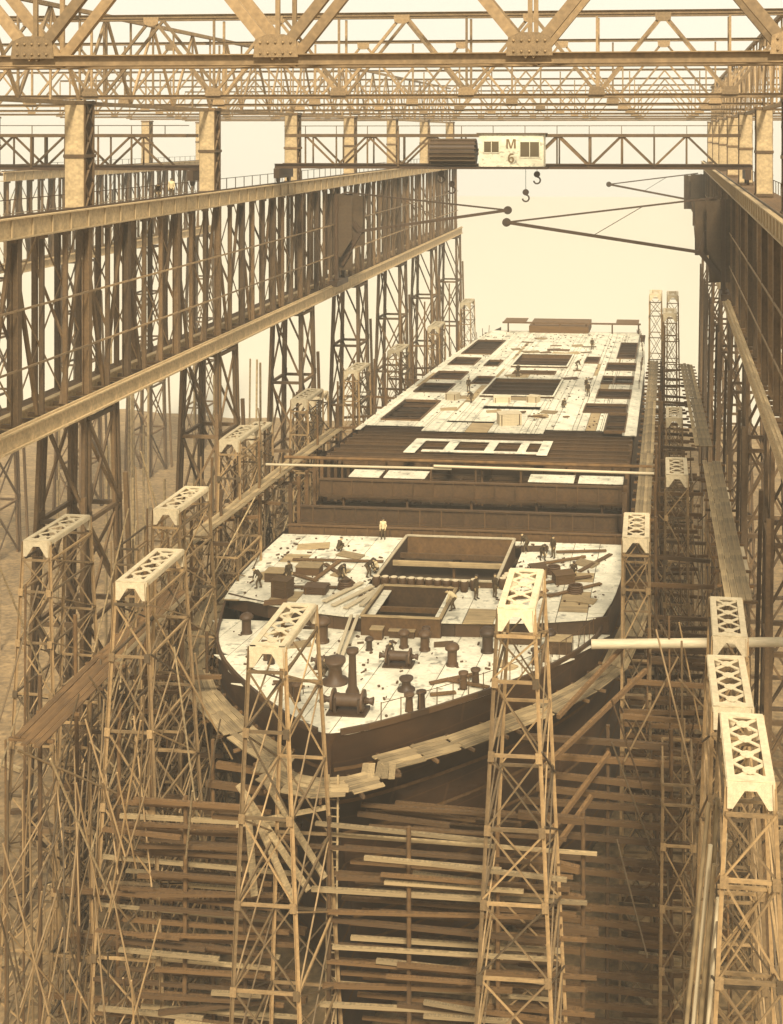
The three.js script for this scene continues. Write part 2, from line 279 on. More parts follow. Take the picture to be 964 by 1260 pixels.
// ---------------------------------------------------------------- overhead travelling cranes
const font = await new FontLoader().loadAsync('fonts/droid/droid_sans_bold.typeface.json');
function bridge(x0, x1, d, withCab, label) {
  const t = thing('overhead_crane', V((x0 + x1) / 2, Y_RAIL + 0.1, d), label, 'travelling crane'), yb = -3.35, yt = -0.15, n = Math.round((x1 - x0) / 3.4), m = () => pick(M.gantry);
  for (const e of [d - 1.4, d + 1.4]) {
    bar(t, 'bottom_chord', V(x0, yb, e), V(x1, yb, e), 0.5, 0.5, M.dark[2], IBEAM); bar(t, 'top_chord', V(x0 + 1.2, yt, e), V(x1 - 1.2, yt, e), 0.4, 0.34, M.gantry[2]);
    for (let k = 0; k < n; k++) { const a = lerp(x0, x1, k / n), b = lerp(x0, x1, (k + 1) / n); if (k && k < n - 1) { bar(t, 'diagonal', V(a, k % 2 ? yt : yb, e), V(b, k % 2 ? yb : yt, e), 0.16, 0.2, m()); bar(t, 'upright', V(a, yb, e), V(a, yt, e), k % 4 ? 0.12 : 0.5, 0.16, m()); } }
  }
  bar(t, 'walkway', V(x0 + 1, yb + 0.1, d), V(x1 - 1, yb + 0.1, d), 2.2, 0.1, M.old[1]);
  bar(t, 'hand_rail', V(x0 + 1, yt + 1.0, d - 1.4), V(x1 - 1, yt + 1.0, d - 1.4), 0.08, 0.08, m());
  for (let k = 1; k < n; k++) bar(t, 'rail_post', V(lerp(x0, x1, k / n), yt, d - 1.4), V(lerp(x0, x1, k / n), yt + 1, d - 1.4), 0.07, 0.07, m());
  for (const x of [x0 + 0.5, x1 - 0.5]) {
    bar(t, 'end_carriage', V(x, yb - 0.75, d - 2.4), V(x, yb - 0.75, d + 2.4), 0.6, 1.0, M.dark[1]);
    for (const e of [-1.8, 1.8]) { const w = part(t, 'wheel', new THREE.CylinderGeometry(0.42, 0.42, 0.22, 16).rotateZ(Math.PI / 2), M.dark[0], V(x, Y_RAIL + 0.5, d + e).sub(t.position)); }
  }
  if (withCab) {
    const cx = -15.6, cw = 6.6, ch = 3.3, cy = yb + 0.05 + ch / 2, cd = d - 2.6;
    const cab = part(t, 'driver_cab', new THREE.BoxGeometry(cw, ch, 2.2), mCab, V(cx, cy, cd).sub(t.position));
    const win = (x, y, w, h) => { const f = part(cab, 'window', new THREE.BoxGeometry(w, h, 0.08), mGlass, W3(x, y, 1.1)); for (const [a, b, ww, hh] of [[0, h / 2, w + 0.1, 0.1], [0, -h / 2, w + 0.1, 0.1], [w / 2, 0, 0.1, h], [-w / 2, 0, 0.1, h], [0, 0, 0.07, h]]) part(cab, 'window_frame', new THREE.BoxGeometry(ww, hh, 0.12), mCab, W3(x + a, y + b, 1.11)); };
    win(-2.0, 0.35, 1.6, 1.2); win(1.9, 0.1, 2.0, 1.6);
    part(cab, 'cab_roof', new THREE.BoxGeometry(cw + 0.4, 0.12, 2.6), M.gantry[1], W3(0, ch / 2 + 0.06, 0));
    for (const [s, y] of [['M', 0.2], ['6', -1.25]]) { const g = new TextGeometry(s, { font, size: 0.95, depth: 0.03, curveSegments: 6 }); g.computeBoundingBox(); g.translate(-(g.boundingBox.max.x + g.boundingBox.min.x) / 2, 0, 0); part(cab, 'letter', g, mLetter, W3(0, y, 1.1)); }
    // winch house with slatted drum beside the cab
    const wh = part(t, 'winch_drum', new THREE.CylinderGeometry(1.35, 1.35, 4.6, 20).rotateZ(Math.PI / 2), M.dark[1], V(-21.7, yb + 1.55, d - 2.3).sub(t.position));
    for (let k = 0; k < 7; k++) part(wh, 'drum_batten', new THREE.BoxGeometry(4.9, 0.14, 0.16), M.gantry[1], W3(0, -1.3 + k * 0.42, 1.3 * Math.sqrt(Math.max(0.05, 1 - ((-1.3 + k * 0.42) / 1.45) ** 2)) + 0.06));
    bar(t, 'crab_frame', V(-24.2, yb - 0.1, d - 2.4), V(-12, yb - 0.1, d - 2.4), 2.4, 0.22, M.dark[1]);
    // hooks on their blocks
    for (const [x, drop, e] of [[-23, 0.5, 0], [-22, 1.6, 0.6], [-13.1, 0.55, 0], [-14.3, 2.4, 0.4]]) {
      const b = thing('crane_hook', V(x, yb - 0.2 - drop - 1.0, d - 2.4 + e), drop > 1 ? 'small hook block hanging low on its rope from the numbered overhead crane' : 'iron hook close up under the numbered overhead crane', 'crane hook', 'hooks of the numbered overhead crane');
      bar(b, 'rope', V(x, yb - 0.2 - drop, d - 2.4 + e), V(x, yb - 0.2, d - 2.4 + e), 0.05, 0.05, M.dark[0], ROD);
      part(b, 'block', new THREE.CylinderGeometry(0.32, 0.32, 0.3, 14).rotateX(Math.PI / 2), M.dark[0], W3(0, 1.0, 0));
      const pts = []; for (let i = 0; i <= 10; i++) { const a = Math.PI * (0.5 - 1.45 * i / 10); pts.push(W3(0.34 * Math.cos(a), 0.34 + 0.34 * Math.sin(a), 0)); }
      part(b, 'hook', new THREE.TubeGeometry(new THREE.CatmullRomCurve3(pts), 16, 0.09, 6), M.dark[0], W3(0, 0.05, 0));
    }
  }
  return t;
}
bridge(XL - 0.1 + 0.2, XR - 0.1 + 1.6, 126, true, 'long lattice overhead crane bridge with a cream cab marked M 6');
bridge(-91, -46, 118, false, 'lattice overhead crane bridge over the neighbouring berth');

// ---------------------------------------------------------------- jib cranes walking on the lower runway
function jibCrane(x, side, d, label, len = 21, dip = 0, mm = M.dark) {
  const t = thing('jib_crane', V(x + side * 0.6, Y_LOW + 0.75, d), label, 'jib crane', 'jib cranes on the runway walls'), m = mm, yb = Y_LOW + 0.8, yt = Y_RAIL - 2.2, xo = x + side * 0.75;
  for (const e of [-1.7, 1.7]) bar(t, 'mast_post', V(xo, yb, d + e), V(xo, yt, d + e), 0.5, 0.42, m[2], IBEAM);
  bar(t, 'back_plate', V(xo, lerp(yb, yt, 0.14), d), V(xo, yt, d), 0.12, 3.2, M.gantry[0]);
  bar(t, 'front_plate', V(xo + side * 1.9, lerp(yb, yt, 0.42), d - 0.2), V(xo + side * 1.9, yt - 0.2, d - 0.2), 0.1, 2.6, M.gantry[0]);
  for (const e of [-1.5, 1.1]) { const s = new THREE.Shape([[0, 0], [0, -7.6], [0.5, -7.6], [1.9, -5.4], [1.9, 0]].map(([a, b]) => new THREE.Vector2(a * side, b))); part(t, 'side_plate', new THREE.ExtrudeGeometry(s, { depth: 0.08, bevelEnabled: false }), M.gantry[0], V(xo, yt - 0.1, d + e).sub(t.position)); }
  bar(t, 'carriage', V(xo - side * 0.2, yb + 0.1, d - 2.6), V(xo - side * 0.2, yb + 0.1, d + 2.6), 1.1, 0.7, m[1]);
  for (const e of [-1.9, 1.9]) part(t, 'wheel', new THREE.CylinderGeometry(0.38, 0.38, 0.2, 14).rotateZ(Math.PI / 2), M.dark[0], V(x + side * 0.35, Y_LOW + 1.13, d + e).sub(t.position));
  const piv = V(xo + side * 2.6, yt - 4.6 - dip * 1.6, d - 0.2), tip = V(xo + side * len, yt - 1.9 - dip, d - 0.2), up = V(xo + side * 0.6, yt + 0.2, d - 0.2);
  bar(t, 'bracket', V(xo + side * 1.8, yt - 3.6, d - 0.2), piv, 0.7, 0.6, m[1]); bar(t, 'bracket', V(xo + side * 0.3, yb + 2.2, d - 0.2), piv, 0.5, 0.55, m[1]);
  bar(t, 'jib_boom', piv, tip, 0.55, 0.34, m[1]); bar(t, 'tie_rod', up, tip, 0.22, 0.2, m[1]);
  bar(t, 'jib_strut', mix(piv, tip, 0.02), mix(up, tip, 0.12), 0.1, 0.1, m[2]); bar(t, 'jib_strut', mix(piv, tip, 0.55), mix(up, tip, 0.35), 0.08, 0.08, m[2]); 
  const sh = part(t, 'sheave', new THREE.CylinderGeometry(0.5, 0.5, 0.4, 16).rotateX(Math.PI / 2), m[0], tip.clone().sub(t.position));
  return t;
}
jibCrane(XL, 1, 148, 'jib crane on the port runway wall, its boom swung over the deck');
jibCrane(XR, -1, 140, 'jib crane on the starboard runway wall, its boom reaching past the port boom', 24.8, 0.9);
jibCrane(XR, -1, 226, 'faint distant jib crane at the water end of the starboard runway', 17);

// ---------------------------------------------------------------- the ship
const SX = -17.8;
const BP = [[0, 0.12], [0.15, 0.55], [0.4, 1.0], [0.9, 1.65], [1.6, 2.4], [2.6, 3.35], [3.8, 4.45], [4.8, 5.3], [6, 6.25], [7.4, 7.35], [9, 8.5], [10.6, 9.55], [12.4, 10.55], [14.4, 11.5], [16.6, 12.35], [19, 13.1], [21.6, 13.7], [24.6, 14.15], [28, 14.42], [32, 14.6], [120, 14.6], [148, 13.6], [165, 12]];
function halfB(s) { if (s <= 0) return 0.1; for (let i = 1; i < BP.length; i++) if (s <= BP[i][0]) { const [a, p] = BP[i - 1], [b, q] = BP[i]; return lerp(p, q, (s - a) / (b - a)); } return 12; }
const edgeD = (x) => { const ax = Math.abs(x); for (let i = 1; i < BP.length; i++) if (ax <= BP[i][1]) { const [a, p] = BP[i - 1], [b, q] = BP[i]; return 63 + lerp(a, b, Math.max(0, (ax - p) / (q - p))); } return 95; };
const deckF = (d) => -31.8 - 0.12 * (d - 63), deckA = (d) => -33.02 - 0.045 * (d - 82), deckU = (d) => -30.6 - 0.047 * (d - 120);
const sheerY = (d) => (d < 82 ? deckF(d) + 0.12 : d < 88 ? lerp(deckF(82) + 0.12, deckA(88) + 0.1, (d - 82) / 6) : d < 112 ? deckA(d) + 0.1 : d < 113 ? lerp(deckA(112), deckU(113), d - 112) : deckU(d) - 0.12);
const ship = thing('ship_hull', V(SX, groundY(63) + 1.2, 63), 'unfinished dark ocean liner hull on the slip with pale plated decks', 'ship');
const SP = (x, y, d) => V(SX + x, y, d);
{
  const ND = 110, NT2 = 26, pos = [], uv = [], idx = [];
  for (let i = 0; i <= ND; i++) { const q = i / ND, d0 = 63 + (q < 0.5 ? 64 * q * q * 2 * (0.35 + 0.65 * q * 2) : 32 + (q - 0.5) * 256);
    for (const sgn of [-1, 1]) for (let j = 0; j <= NT2; j++) {
      const t = j / NT2, top = sheerY(d0), keel = groundY(d0) + 1.3, y = lerp(top, keel, t), rake = 4.2 * t + 6.5 * t * t, s = d0 - 63, hb = halfB(Math.max(0, s - rake * Math.max(0, 1 - s / 70)));
      const bil = t > 0.78 ? Math.sqrt(Math.max(0.02, 1 - ((t - 0.78) / 0.22) ** 2 * 0.8)) : 1, dx = Math.min(1.8 * t, 1.8) * Math.max(0, 1 - s / 20);
      pos.push(SX + sgn * Math.max(0.12, hb * bil) , HC + y, -(d0 + dx)); uv.push((d0 + j * 0) / 12, (y - keel) / 9);
    } }
  const row = 2 * (NT2 + 1);
  for (let i = 0; i < ND; i++) for (let s = 0; s < 2; s++) for (let j = 0; j < NT2; j++) { const a = i * row + s * (NT2 + 1) + j, b = a + row; s ? idx.push(a, a + 1, b + 1, a, b + 1, b) : idx.push(a, b + 1, a + 1, a, b, b + 1); }
  for (let j = 0; j < NT2; j++) { const a = j, b = NT2 + 1 + j; idx.push(a, a + 1, b + 1, a, b + 1, b); }
  const kb = (i) => i * row + NT2, kc = (i) => i * row + NT2 + 1 + NT2; for (let i = 0; i < ND; i++) idx.push(kb(i), kc(i), kc(i + 1), kb(i), kc(i + 1), kb(i + 1));
  const g = new THREE.BufferGeometry(); g.setAttribute('position', new THREE.Float32BufferAttribute(pos, 3)); g.setAttribute('uv', new THREE.Float32BufferAttribute(uv, 2)); g.setIndex(idx); g.computeVertexNormals();
  g.translate(-ship.position.x, -ship.position.y, -ship.position.z);
  part(ship, 'shell_plating', g, mHull);
}
for (const sgn of [-1, 1]) for (let r = 1; r < 9; r++) {
  const pos = [], idx = [], uv = [], n = 46, t = r * 0.095;
  for (let i = 0; i <= n; i++) { const d0 = 63.4 + 60 * (i / n) ** 1.5, s = d0 - 63, top = sheerY(d0), keel = groundY(d0) + 1.3; for (const o of [0, 1]) { const tt = t + o * 0.011, rake = 4.2 * tt + 6.5 * tt * tt, hb = halfB(Math.max(0, s - rake * Math.max(0, 1 - s / 70))), dx = 1.8 * tt * Math.max(0, 1 - s / 20); const v = V(SX + sgn * (Math.max(0.12, hb) + 0.05), lerp(top, keel, tt), d0 + dx - 0.03).sub(ship.position); pos.push(v.x, v.y, v.z); uv.push(d0 / 4, o * 0.1); } }
  for (let i = 0; i < n; i++) { const a = i * 2; sgn > 0 ? idx.push(a, a + 1, a + 3, a, a + 3, a + 2) : idx.push(a, a + 3, a + 1, a, a + 2, a + 3); }
  const g = new THREE.BufferGeometry(); g.setAttribute('position', new THREE.Float32BufferAttribute(pos, 3)); g.setAttribute('uv', new THREE.Float32BufferAttribute(uv, 2)); g.setIndex(idx); g.computeVertexNormals(); part(ship, 'strake_lap', g, M.rust[3]);
}
// prism from a top polygon of [x, d] with height function
function slab(p, name, poly, yf, th, m, uvk = 0.16) {
  const n = poly.length, pos = [], uv = [], idx = [];
  for (const off of [0, -th]) for (const [x, d] of poly) { const v = SP(x, yf(d) + off, d).sub(p.position); pos.push(v.x, v.y, v.z); uv.push(x * uvk, d * uvk); }
  for (let i = 1; i < n - 1; i++) { idx.push(0, i, i + 1); idx.push(n, n + i + 1, n + i); }
  for (let i = 0; i < n; i++) { const j = (i + 1) % n; idx.push(i, n + i, n + j, i, n + j, j); }
  let g = new THREE.BufferGeometry(); g.setAttribute('position', new THREE.Float32BufferAttribute(pos, 3)); g.setAttribute('uv', new THREE.Float32BufferAttribute(uv, 2)); g.setIndex(idx); g = g.toNonIndexed(); g.computeVertexNormals();
  return part(p, name, g, m);
}
// front edge of the raised deck: a shallow bow forward
const edgeA = (x) => 81.2 + 2.6 * (Math.abs(x - 2) / 13) ** 2;
// forecastle deck in strakes
for (let i = -14; i < 14; i++) for (let k = 0; k < 5; k++) {
  const x0 = i + (i & 1 ? 0 : 0.025), x1 = i + 1 - (i & 1 ? 0.025 : 0), off = ((i >> 1) & 1) * 2.3; let a = 60 + k * 5.2 + off, b = a + 5.2 - 0.06; if (k === 0) a = 60;
  b = Math.min(b, 83.4);
  const c = (x) => Math.max(a, edgeD(x) + 0.02), p0 = Math.min(c(x0), b), p1 = Math.min(c(x1), b); if (p0 >= b - 0.02 && p1 >= b - 0.02) continue;
  const poly = [[x0, p0], [x1, p1], [x1, b], [x0, b]].filter((q, n, arr) => n === 0 || Math.abs(q[0] - arr[n - 1][0]) + Math.abs(q[1] - arr[n - 1][1]) > 0.03);
  if (poly.length > 2) slab(ship, 'deck_plate', poly, (d) => deckF(d) + (((i >> 1) + k) & 1) * 0.012, 0.06, M.deck[((i >> 1) * 7 + k * 3 + 99) % 4]);
}
// margin bar round the forecastle and light rail stanchions
for (const s of [-1, 1]) for (let d = 63.2; d < 86; d += 0.95) {
  const x = s * halfB(d - 63), x2 = s * halfB(d + 0.95 - 63);
  bar(ship, 'margin_bar', SP(x * 0.997, sheerY(d) + 0.02, d), SP(x2 * 0.997, sheerY(d + 0.95) + 0.02, d + 0.95), 0.16, 0.3, pick(M.dark));
  if (s > 0 && d > 65) { bar(ship, 'rail_stanchion', SP(x - 0.5, deckF(d), d), SP(x - 0.5, deckF(d) + 1.15, d), 0.05, 0.05, M.rust[2]); bar(ship, 'guard_wire', SP(x - 0.5, deckF(d) + 1.1, d), SP(x2 - 0.5, deckF(d + 0.95) + 1.1, d + 0.95), 0.03, 0.03, M.rust[1]); }
}
// face under the raised deck edge
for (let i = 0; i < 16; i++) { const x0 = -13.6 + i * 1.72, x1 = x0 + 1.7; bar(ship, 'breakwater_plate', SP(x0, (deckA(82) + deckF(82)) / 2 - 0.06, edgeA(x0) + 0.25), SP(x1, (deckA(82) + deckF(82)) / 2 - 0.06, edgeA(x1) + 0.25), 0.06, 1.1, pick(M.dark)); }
// raised foredeck plates with two hatch openings
const hatchA = [[-3.6, 5.4, 88.6, 99.6], [-2.6, 2.6, 80, 87.2]];
for (let i = -7; i < 7; i++) for (let k = 0; k < 9; k++) {
  const x0 = i * 2.07, x1 = x0 + 2.02, a = k === 0 ? null : 82 + k * 2.2, b = Math.min(82 + (k + 1) * 2.2 - 0.05, 100.6), mid = (x0 + x1) / 2, md = ((a ?? 82) + b) / 2;
  if (hatchA.some((h) => mid > h[0] && mid < h[1] && md > h[2] && md < h[3])) continue;
  if (i < 3 && i > -4 && k < 3 && mid > -2.6 && mid < 2.6) continue;
  const lim = (x, d) => Math.max(-halfB(d - 63) + 0.05, Math.min(halfB(d - 63) - 0.05, x));
  const da = a ?? edgeA(x0), db = a ?? edgeA(x1);
  if (Math.abs(lim(x0, da) - lim(x1, db)) < 0.2) continue;
  slab(ship, 'deck_plate', [[lim(x0, da), da], [lim(x1, db), db], [lim(x1, b), b], [lim(x0, b), b]], (d) => deckA(d) + ((i * 3 + k) % 2) * 0.014, 0.07, rnd() < 0.1 ? M.plank[3] : pick(M.deck));
}
function coaming(x0, x1, d0, d1, h, yf, rim) {
  for (const [a, b, c, e] of [[x0, x1, d0, d0], [x0, x1, d1, d1], [x0, x0, d0, d1], [x1, x1, d0, d1]]) {
    bar(ship, 'hatch_coaming', SP(a, yf(c) + h / 2 - 0.6, c), SP(b, yf(e) + h / 2 - 0.6, e), 0.1, h + 1.2, pick(M.rust));
    bar(ship, 'coaming_rim', SP(a, yf(c) + h, c), SP(b, yf(e) + h, e), 0.22, 0.1, rim);
  }
}
coaming(-3.6, 5.4, 88.6, 99.6, 0.5, deckA, M.cap[0]); coaming(-2.75, 2.65, 81.0, 87.4, 0.35, deckA, M.plank[3]);
for (let k = 1; k < 4; k++) bar(ship, 'hatch_beam', SP(-3.6, deckA(94) - 0.1 - 0.35 * (k % 2), 88.6 + k * 2.75), SP(5.4, deckA(94) - 0.1 - 0.35 * (k % 2), 88.6 + k * 2.75), 0.16, 0.4, k === 2 ? M.plank[4] : M.rust[1]);
bar(ship, 'hatch_beam', SP(-2.75, deckA(84) - 0.2, 84), SP(2.65, deckA(84) - 0.2, 84), 0.14, 0.35, M.rust[2]);
// tween deck seen through the openings, well and frames
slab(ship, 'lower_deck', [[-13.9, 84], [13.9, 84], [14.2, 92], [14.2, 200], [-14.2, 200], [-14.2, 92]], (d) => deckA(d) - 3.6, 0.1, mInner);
for (let d = 102; d < 124; d += 2.4) {
  bar(ship, 'deck_beam', SP(-14.3, deckA(d) - 0.25, d), SP(14.3, deckA(d) - 0.25, d), 0.2, 0.42, pick(M.rust), IBEAM);
  for (const x of [-14.3, 14.3]) bar(ship, 'side_frame', SP(x, deckA(d) - 3.6, d), SP(x, deckU(d) - 0.2, d), 0.2, 0.3, pick(M.rust));
}
for (const [d, yt, h] of [[101.2, -33.2, 1.1], [104.5, -32.6, 1.5], [110.5, -31.9, 1.7], [117, -31.2, 1.2]]) {
  bar(ship, 'cross_girder', SP(-14.2, yt - h / 2, d), SP(14.2, yt - h / 2, d), 0.35, h, pick(M.rust), IBEAM);
  for (let x = -13; x < 14; x += 1.9) bar(ship, 'girder_stiffener', SP(x, yt - h, d - 0.14), SP(x, yt - 0.1, d - 0.14), 0.1, 0.1, pick(M.rust));
  for (let x = -12; x < 14; x += 6) bar(ship, 'pillar', SP(x, deckA(d) - 3.6, d + 0.3), SP(x, yt - h * 0.5, d + 0.3), 0.26, 0.26, pick(M.rust), ROD);
}
for (let x = -12; x <= 12; x += 3) bar(ship, 'longitudinal_girder', SP(x, deckA(103) - 0.6, 101), SP(x, deckA(124) - 0.6, 124), 0.2, 0.5, pick(M.rust), IBEAM);
for (const [x0, x1, d0, d1] of [[-11.6, -8.7, 111, 113.4], [-8.3, -4.4, 111, 113.4], [5.2, 9.4, 111, 113.4], [9.8, 13.9, 111, 113.4]]) slab(ship, 'deck_plate', [[x0, d0], [x1, d0], [x1, d1], [x0, d1]], () => -31.82, 0.06, pick(M.deck));
// open framed plates before the upper deck
for (const [x0, x1, d0, d1] of [[-6.9, 6.2, 120.2, 121.0], [-5.6, 6.2, 115.2, 115.9], [-7.2, -6.1, 114.6, 121], [-3.6, -2.6, 115.9, 120.2], [0.4, 1.3, 115.9, 120.2], [3.6, 4.4, 115.9, 120.2], [5.6, 6.6, 114.6, 121]])
  slab(ship, 'frame_plate', [[x0, d0], [x1, d0], [x1, d1], [x0, d1]], (d) => deckU(d) + 0.02 + 0.004 * x0, 0.07, pick(M.deck));
for (let d = 113; d < 126; d += 1.7) bar(ship, 'deck_beam', SP(-14.3, deckU(d) - 0.4, d), SP(14.3, deckU(d) - 0.4, d), 0.16, 0.4, pick(M.rust), IBEAM);
for (let x = -13; x <= 13; x += 4.3) for (const d of [114, 124.6]) bar(ship, 'pillar', SP(x, deckA(d) - 3.6, d), SP(x, deckU(d) - 0.5, d), 0.24, 0.24, pick(M.rust), ROD);
bar(ship, 'front_bulkhead', SP(-13.9, deckA(125) - 1.0, 126.2), SP(13.9, deckA(125) - 1.0, 126.2), 0.1, 5.6, M.dark[1]);
// upper deck: plates laid round the openings
const holesU = [[-4.6, 4.3, 146, 159.4], [-4.0, 3.9, 171.2, 183.8], [-13.3, -9.2, 148.6, 155], [-13.3, -9.2, 159, 165.6], [-13.3, -9.6, 172.4, 179.6], [-13.3, -8.8, 184, 201], [-13.0, -8.8, 130, 142.4], [-7.3, -5.0, 155.8, 161.6], [-8, -6, 171.8, 177.4],
  [9.4, 10.9, 157.8, 163.9], [11.1, 13.5, 157.8, 163.9], [9.4, 13.5, 146.8, 153], [8.5, 13.3, 137.1, 142.4], [9.4, 13.5, 169.8, 176.8], [6, 8, 176.4, 182.6], [10.5, 13.2, 182, 200.4], [11.4, 13.5, 126.4, 136.8], [-3, 2.7, 164.8, 167.6], [-3.2, 3.4, 138.4, 140.6], [-5.8, -0.6, 129.8, 131.0], [5.2, 13.3, 125, 127.2], [-14, -7.6, 125, 127.4]];
{
  const uniq = (a) => [...new Set(a.map((v) => Math.round(v * 100) / 100))].sort((p, q) => p - q);
  const xs = uniq([-14.6, -13.3, -8.8, -5, 0, 4.3, 9.4, 13.4, 14.8, ...holesU.flatMap((h) => [h[0], h[1]])]), ds = uniq([125, 216, 131, 137, 143.8, 153, 163.9, 169.8, 176.8, 190, 203, 209, ...holesU.flatMap((h) => [h[2], h[3]])]);
  const D = ds.filter((v, i) => i === 0 || v - ds[i - 1] > 0.3 || true), tag2 = [];
  const inHole = (x, d) => holesU.some((h) => x > h[0] && x < h[1] && d > h[2] && d < h[3]);
  // vertical runs: per x column merge rows up to 9 m long, then build a plate per run
  for (let i = 0; i < xs.length - 1; i++) {
    const x0 = xs[i], x1 = xs[i + 1], mx = (x0 + x1) / 2; if (x1 - x0 < 0.02) continue;
    let start = null, last = null;
    const flush = () => { if (start !== null) { const lim = (x, d) => Math.max(-halfB(d - 63), Math.min(halfB(d - 63) + 0.2, x)), a = lim(x0, start) + 0.03, b = lim(x1, last) - 0.03; if (b - a > 0.03) slab(ship, 'deck_plate', [[a, start + 0.04], [lim(x1, start) - 0.03, start + 0.04], [b, last - 0.04], [lim(x0, last) + 0.03, last - 0.04]], (d) => deckU(d) + (i % 2) * 0.01, 0.09, rnd() < 0.06 ? M.plank[4] : pick(M.deck)); } start = null; };
    for (let j = 0; j < D.length - 1; j++) { const md = (D[j] + D[j + 1]) / 2; if (inHole(mx, md)) { flush(); continue; } if (start === null) start = D[j]; last = D[j + 1]; if (last - start > 8 + 3 * (i % 2)) flush(); }
    flush();
  }
}
for (let d = 127; d < 215; d += 2.9) bar(ship, 'deck_beam', SP(-14.2, deckU(d) - 0.36, d), SP(14.2, deckU(d) - 0.36, d), 0.18, 0.4, pick(M.dark), IBEAM);
for (const x of [-11, -5, 5, 11]) bar(ship, 'longitudinal_girder', SP(x, deckU(126) - 0.9, 126), SP(x, deckU(215) - 0.9, 215), 0.25, 0.6, pick(M.dark));
for (const [x0, x1, d0, d1] of [[-4.6, 4.3, 146, 159.4], [-4.0, 3.9, 171.2, 183.8]]) coaming(x0, x1, d0, d1, 0.3, deckU, M.deck[1]);
for (const [x0, x1, d0, d1] of holesU.slice(2)) { if (x1 - x0 > 6 || d1 - d0 < 2.5) continue; for (const [a, b, c, e] of [[x0, x1, d0, d0], [x0, x1, d1, d1], [x0, x0, d0, d1], [x1, x1, d0, d1]]) bar(ship, 'opening_rim', SP(a, deckU(c) + 0.02, c), SP(b, deckU(e) + 0.02, e), 0.14, 0.3, pick(M.rust)); }
for (let d = 128; d < 214; d += 5.3) { bar(ship, 'edge_upright', SP(-halfB(d - 63) + 0.15, deckU(d), d), SP(-halfB(d - 63) + 0.15 + rr(-0.1, 0.1), deckU(d) + rr(0.9, 2.6), d), 0.1, 0.1, pick(M.rust)); if (d > 150) bar(ship, 'edge_upright', SP(halfB(d - 63) - 0.2, deckU(d), d), SP(halfB(d - 63) - 0.2, deckU(d) + rr(0.7, 2.0), d), 0.1, 0.1, pick(M.rust)); }
// after end: a platform on posts over a low dark house
{
  const d = 216, y = deckU(216);
  part(ship, 'after_house', new THREE.BoxGeometry(10.5, 1.5, 9), M.old[3], SP(-1.0, y + 0.55, d + 2).sub(ship.position));
  part(ship, 'house_roof', new THREE.CylinderGeometry(11, 11, 9.4, 24, 1, false, -0.48, 0.96).rotateX(Math.PI / 2).rotateZ(Math.PI).scale(1, -0.8, 1).translate(0, -8.55 + 0.0, 0), M.rust[3], SP(-1, y + 1.25, d + 2).sub(ship.position));
  for (let x = -10; x <= 13; x += 4.6) bar(ship, 'platform_post', SP(x, y - 0.3, d - 2), SP(x, y + 1.7, d - 2), 0.26, 0.26, pick(M.rust));
  bar(ship, 'platform_beam', SP(-11, y + 1.8, d - 2), SP(13.4, y + 1.8, d - 2), 0.5, 0.26, M.rust[2]);
  for (const s of [-1, 1]) bar(ship, 'platform_wing', SP(s * 7 + (s > 0 ? 2 : 0), y + 1.72, d + 1), SP(s * 12 + 1, y + 1.72, d + 1), 5, 0.12, M.old[3]);
}
// deck fittings
const lathe = (pts, n = 16) => new THREE.LatheGeometry(pts.map(([a, b]) => new THREE.Vector2(a, b)), n);
const gVent = lathe([[0.0, 0], [0.36, 0], [0.36, 0.12], [0.28, 0.16], [0.28, 1.05], [0.42, 1.1], [0.42, 1.25], [0.3, 1.42], [0, 1.5]]);
const gBoll = lathe([[0, 0], [0.22, 0], [0.2, 0.1], [0.17, 0.6], [0.26, 0.68], [0.26, 0.76], [0, 0.82]], 12);
const gCap = lathe([[0, 0], [0.75, 0], [0.75, 0.15], [0.42, 0.3], [0.36, 0.8], [0.6, 1.1], [0.6, 1.25], [0, 1.35]], 18);
const gCrate = new THREE.BoxGeometry(1, 1, 1);
const fit = (name, g, m, x, d, sx = 1, sy = sx, sz = sx) => { const o = part(ship, name, g, m, SP(x, (d > edgeA(x) ? deckA(d) : deckF(d)) + 0.01, d).sub(ship.position)); o.scale.set(sx, sy, sz); return o; };
for (const [x, d, s] of [[-10.5, 80.2, 0.95], [-4.9, 79, 1.15], [2.17, 78.2, 0.9], [4.47, 75.4, 0.95], [6.27, 78.4, 1.1], [10.2, 79.5, 0.9], [0.7, 78.6, 0.8], [-1.4, 77.7, 0.6]]) fit('ventilator', gVent, pick(M.dark), x, d, s * 1.15, s);
for (const [x, d] of [[5.88, 71.2], [6.5, 71.9], [4.09, 67.6], [3.5, 67.1], [-3.2, 67.9], [-3.8, 68.6], [1.9, 80], [-6.8, 74.2], [-7.3, 74.9], [9.6, 76.3], [10.1, 77]]) fit('bollard', gBoll, pick(M.dark), x, d, 1.15, 1.3);
fit('capstan', gCap, M.dark[1], -1.87, 71.2, 1.05, 1.15); fit('capstan', gCap, M.dark[0], 2.6, 70.5, 0.7, 0.6);
fit('vent_pipe', lathe([[0, 0], [0.42, 0], [0.4, 0.3], [0.26, 0.6], [0.2, 2.4], [0.36, 2.55], [0.36, 2.75], [0, 2.8]]), M.dark[1], -0.24, 69, 1, 1);
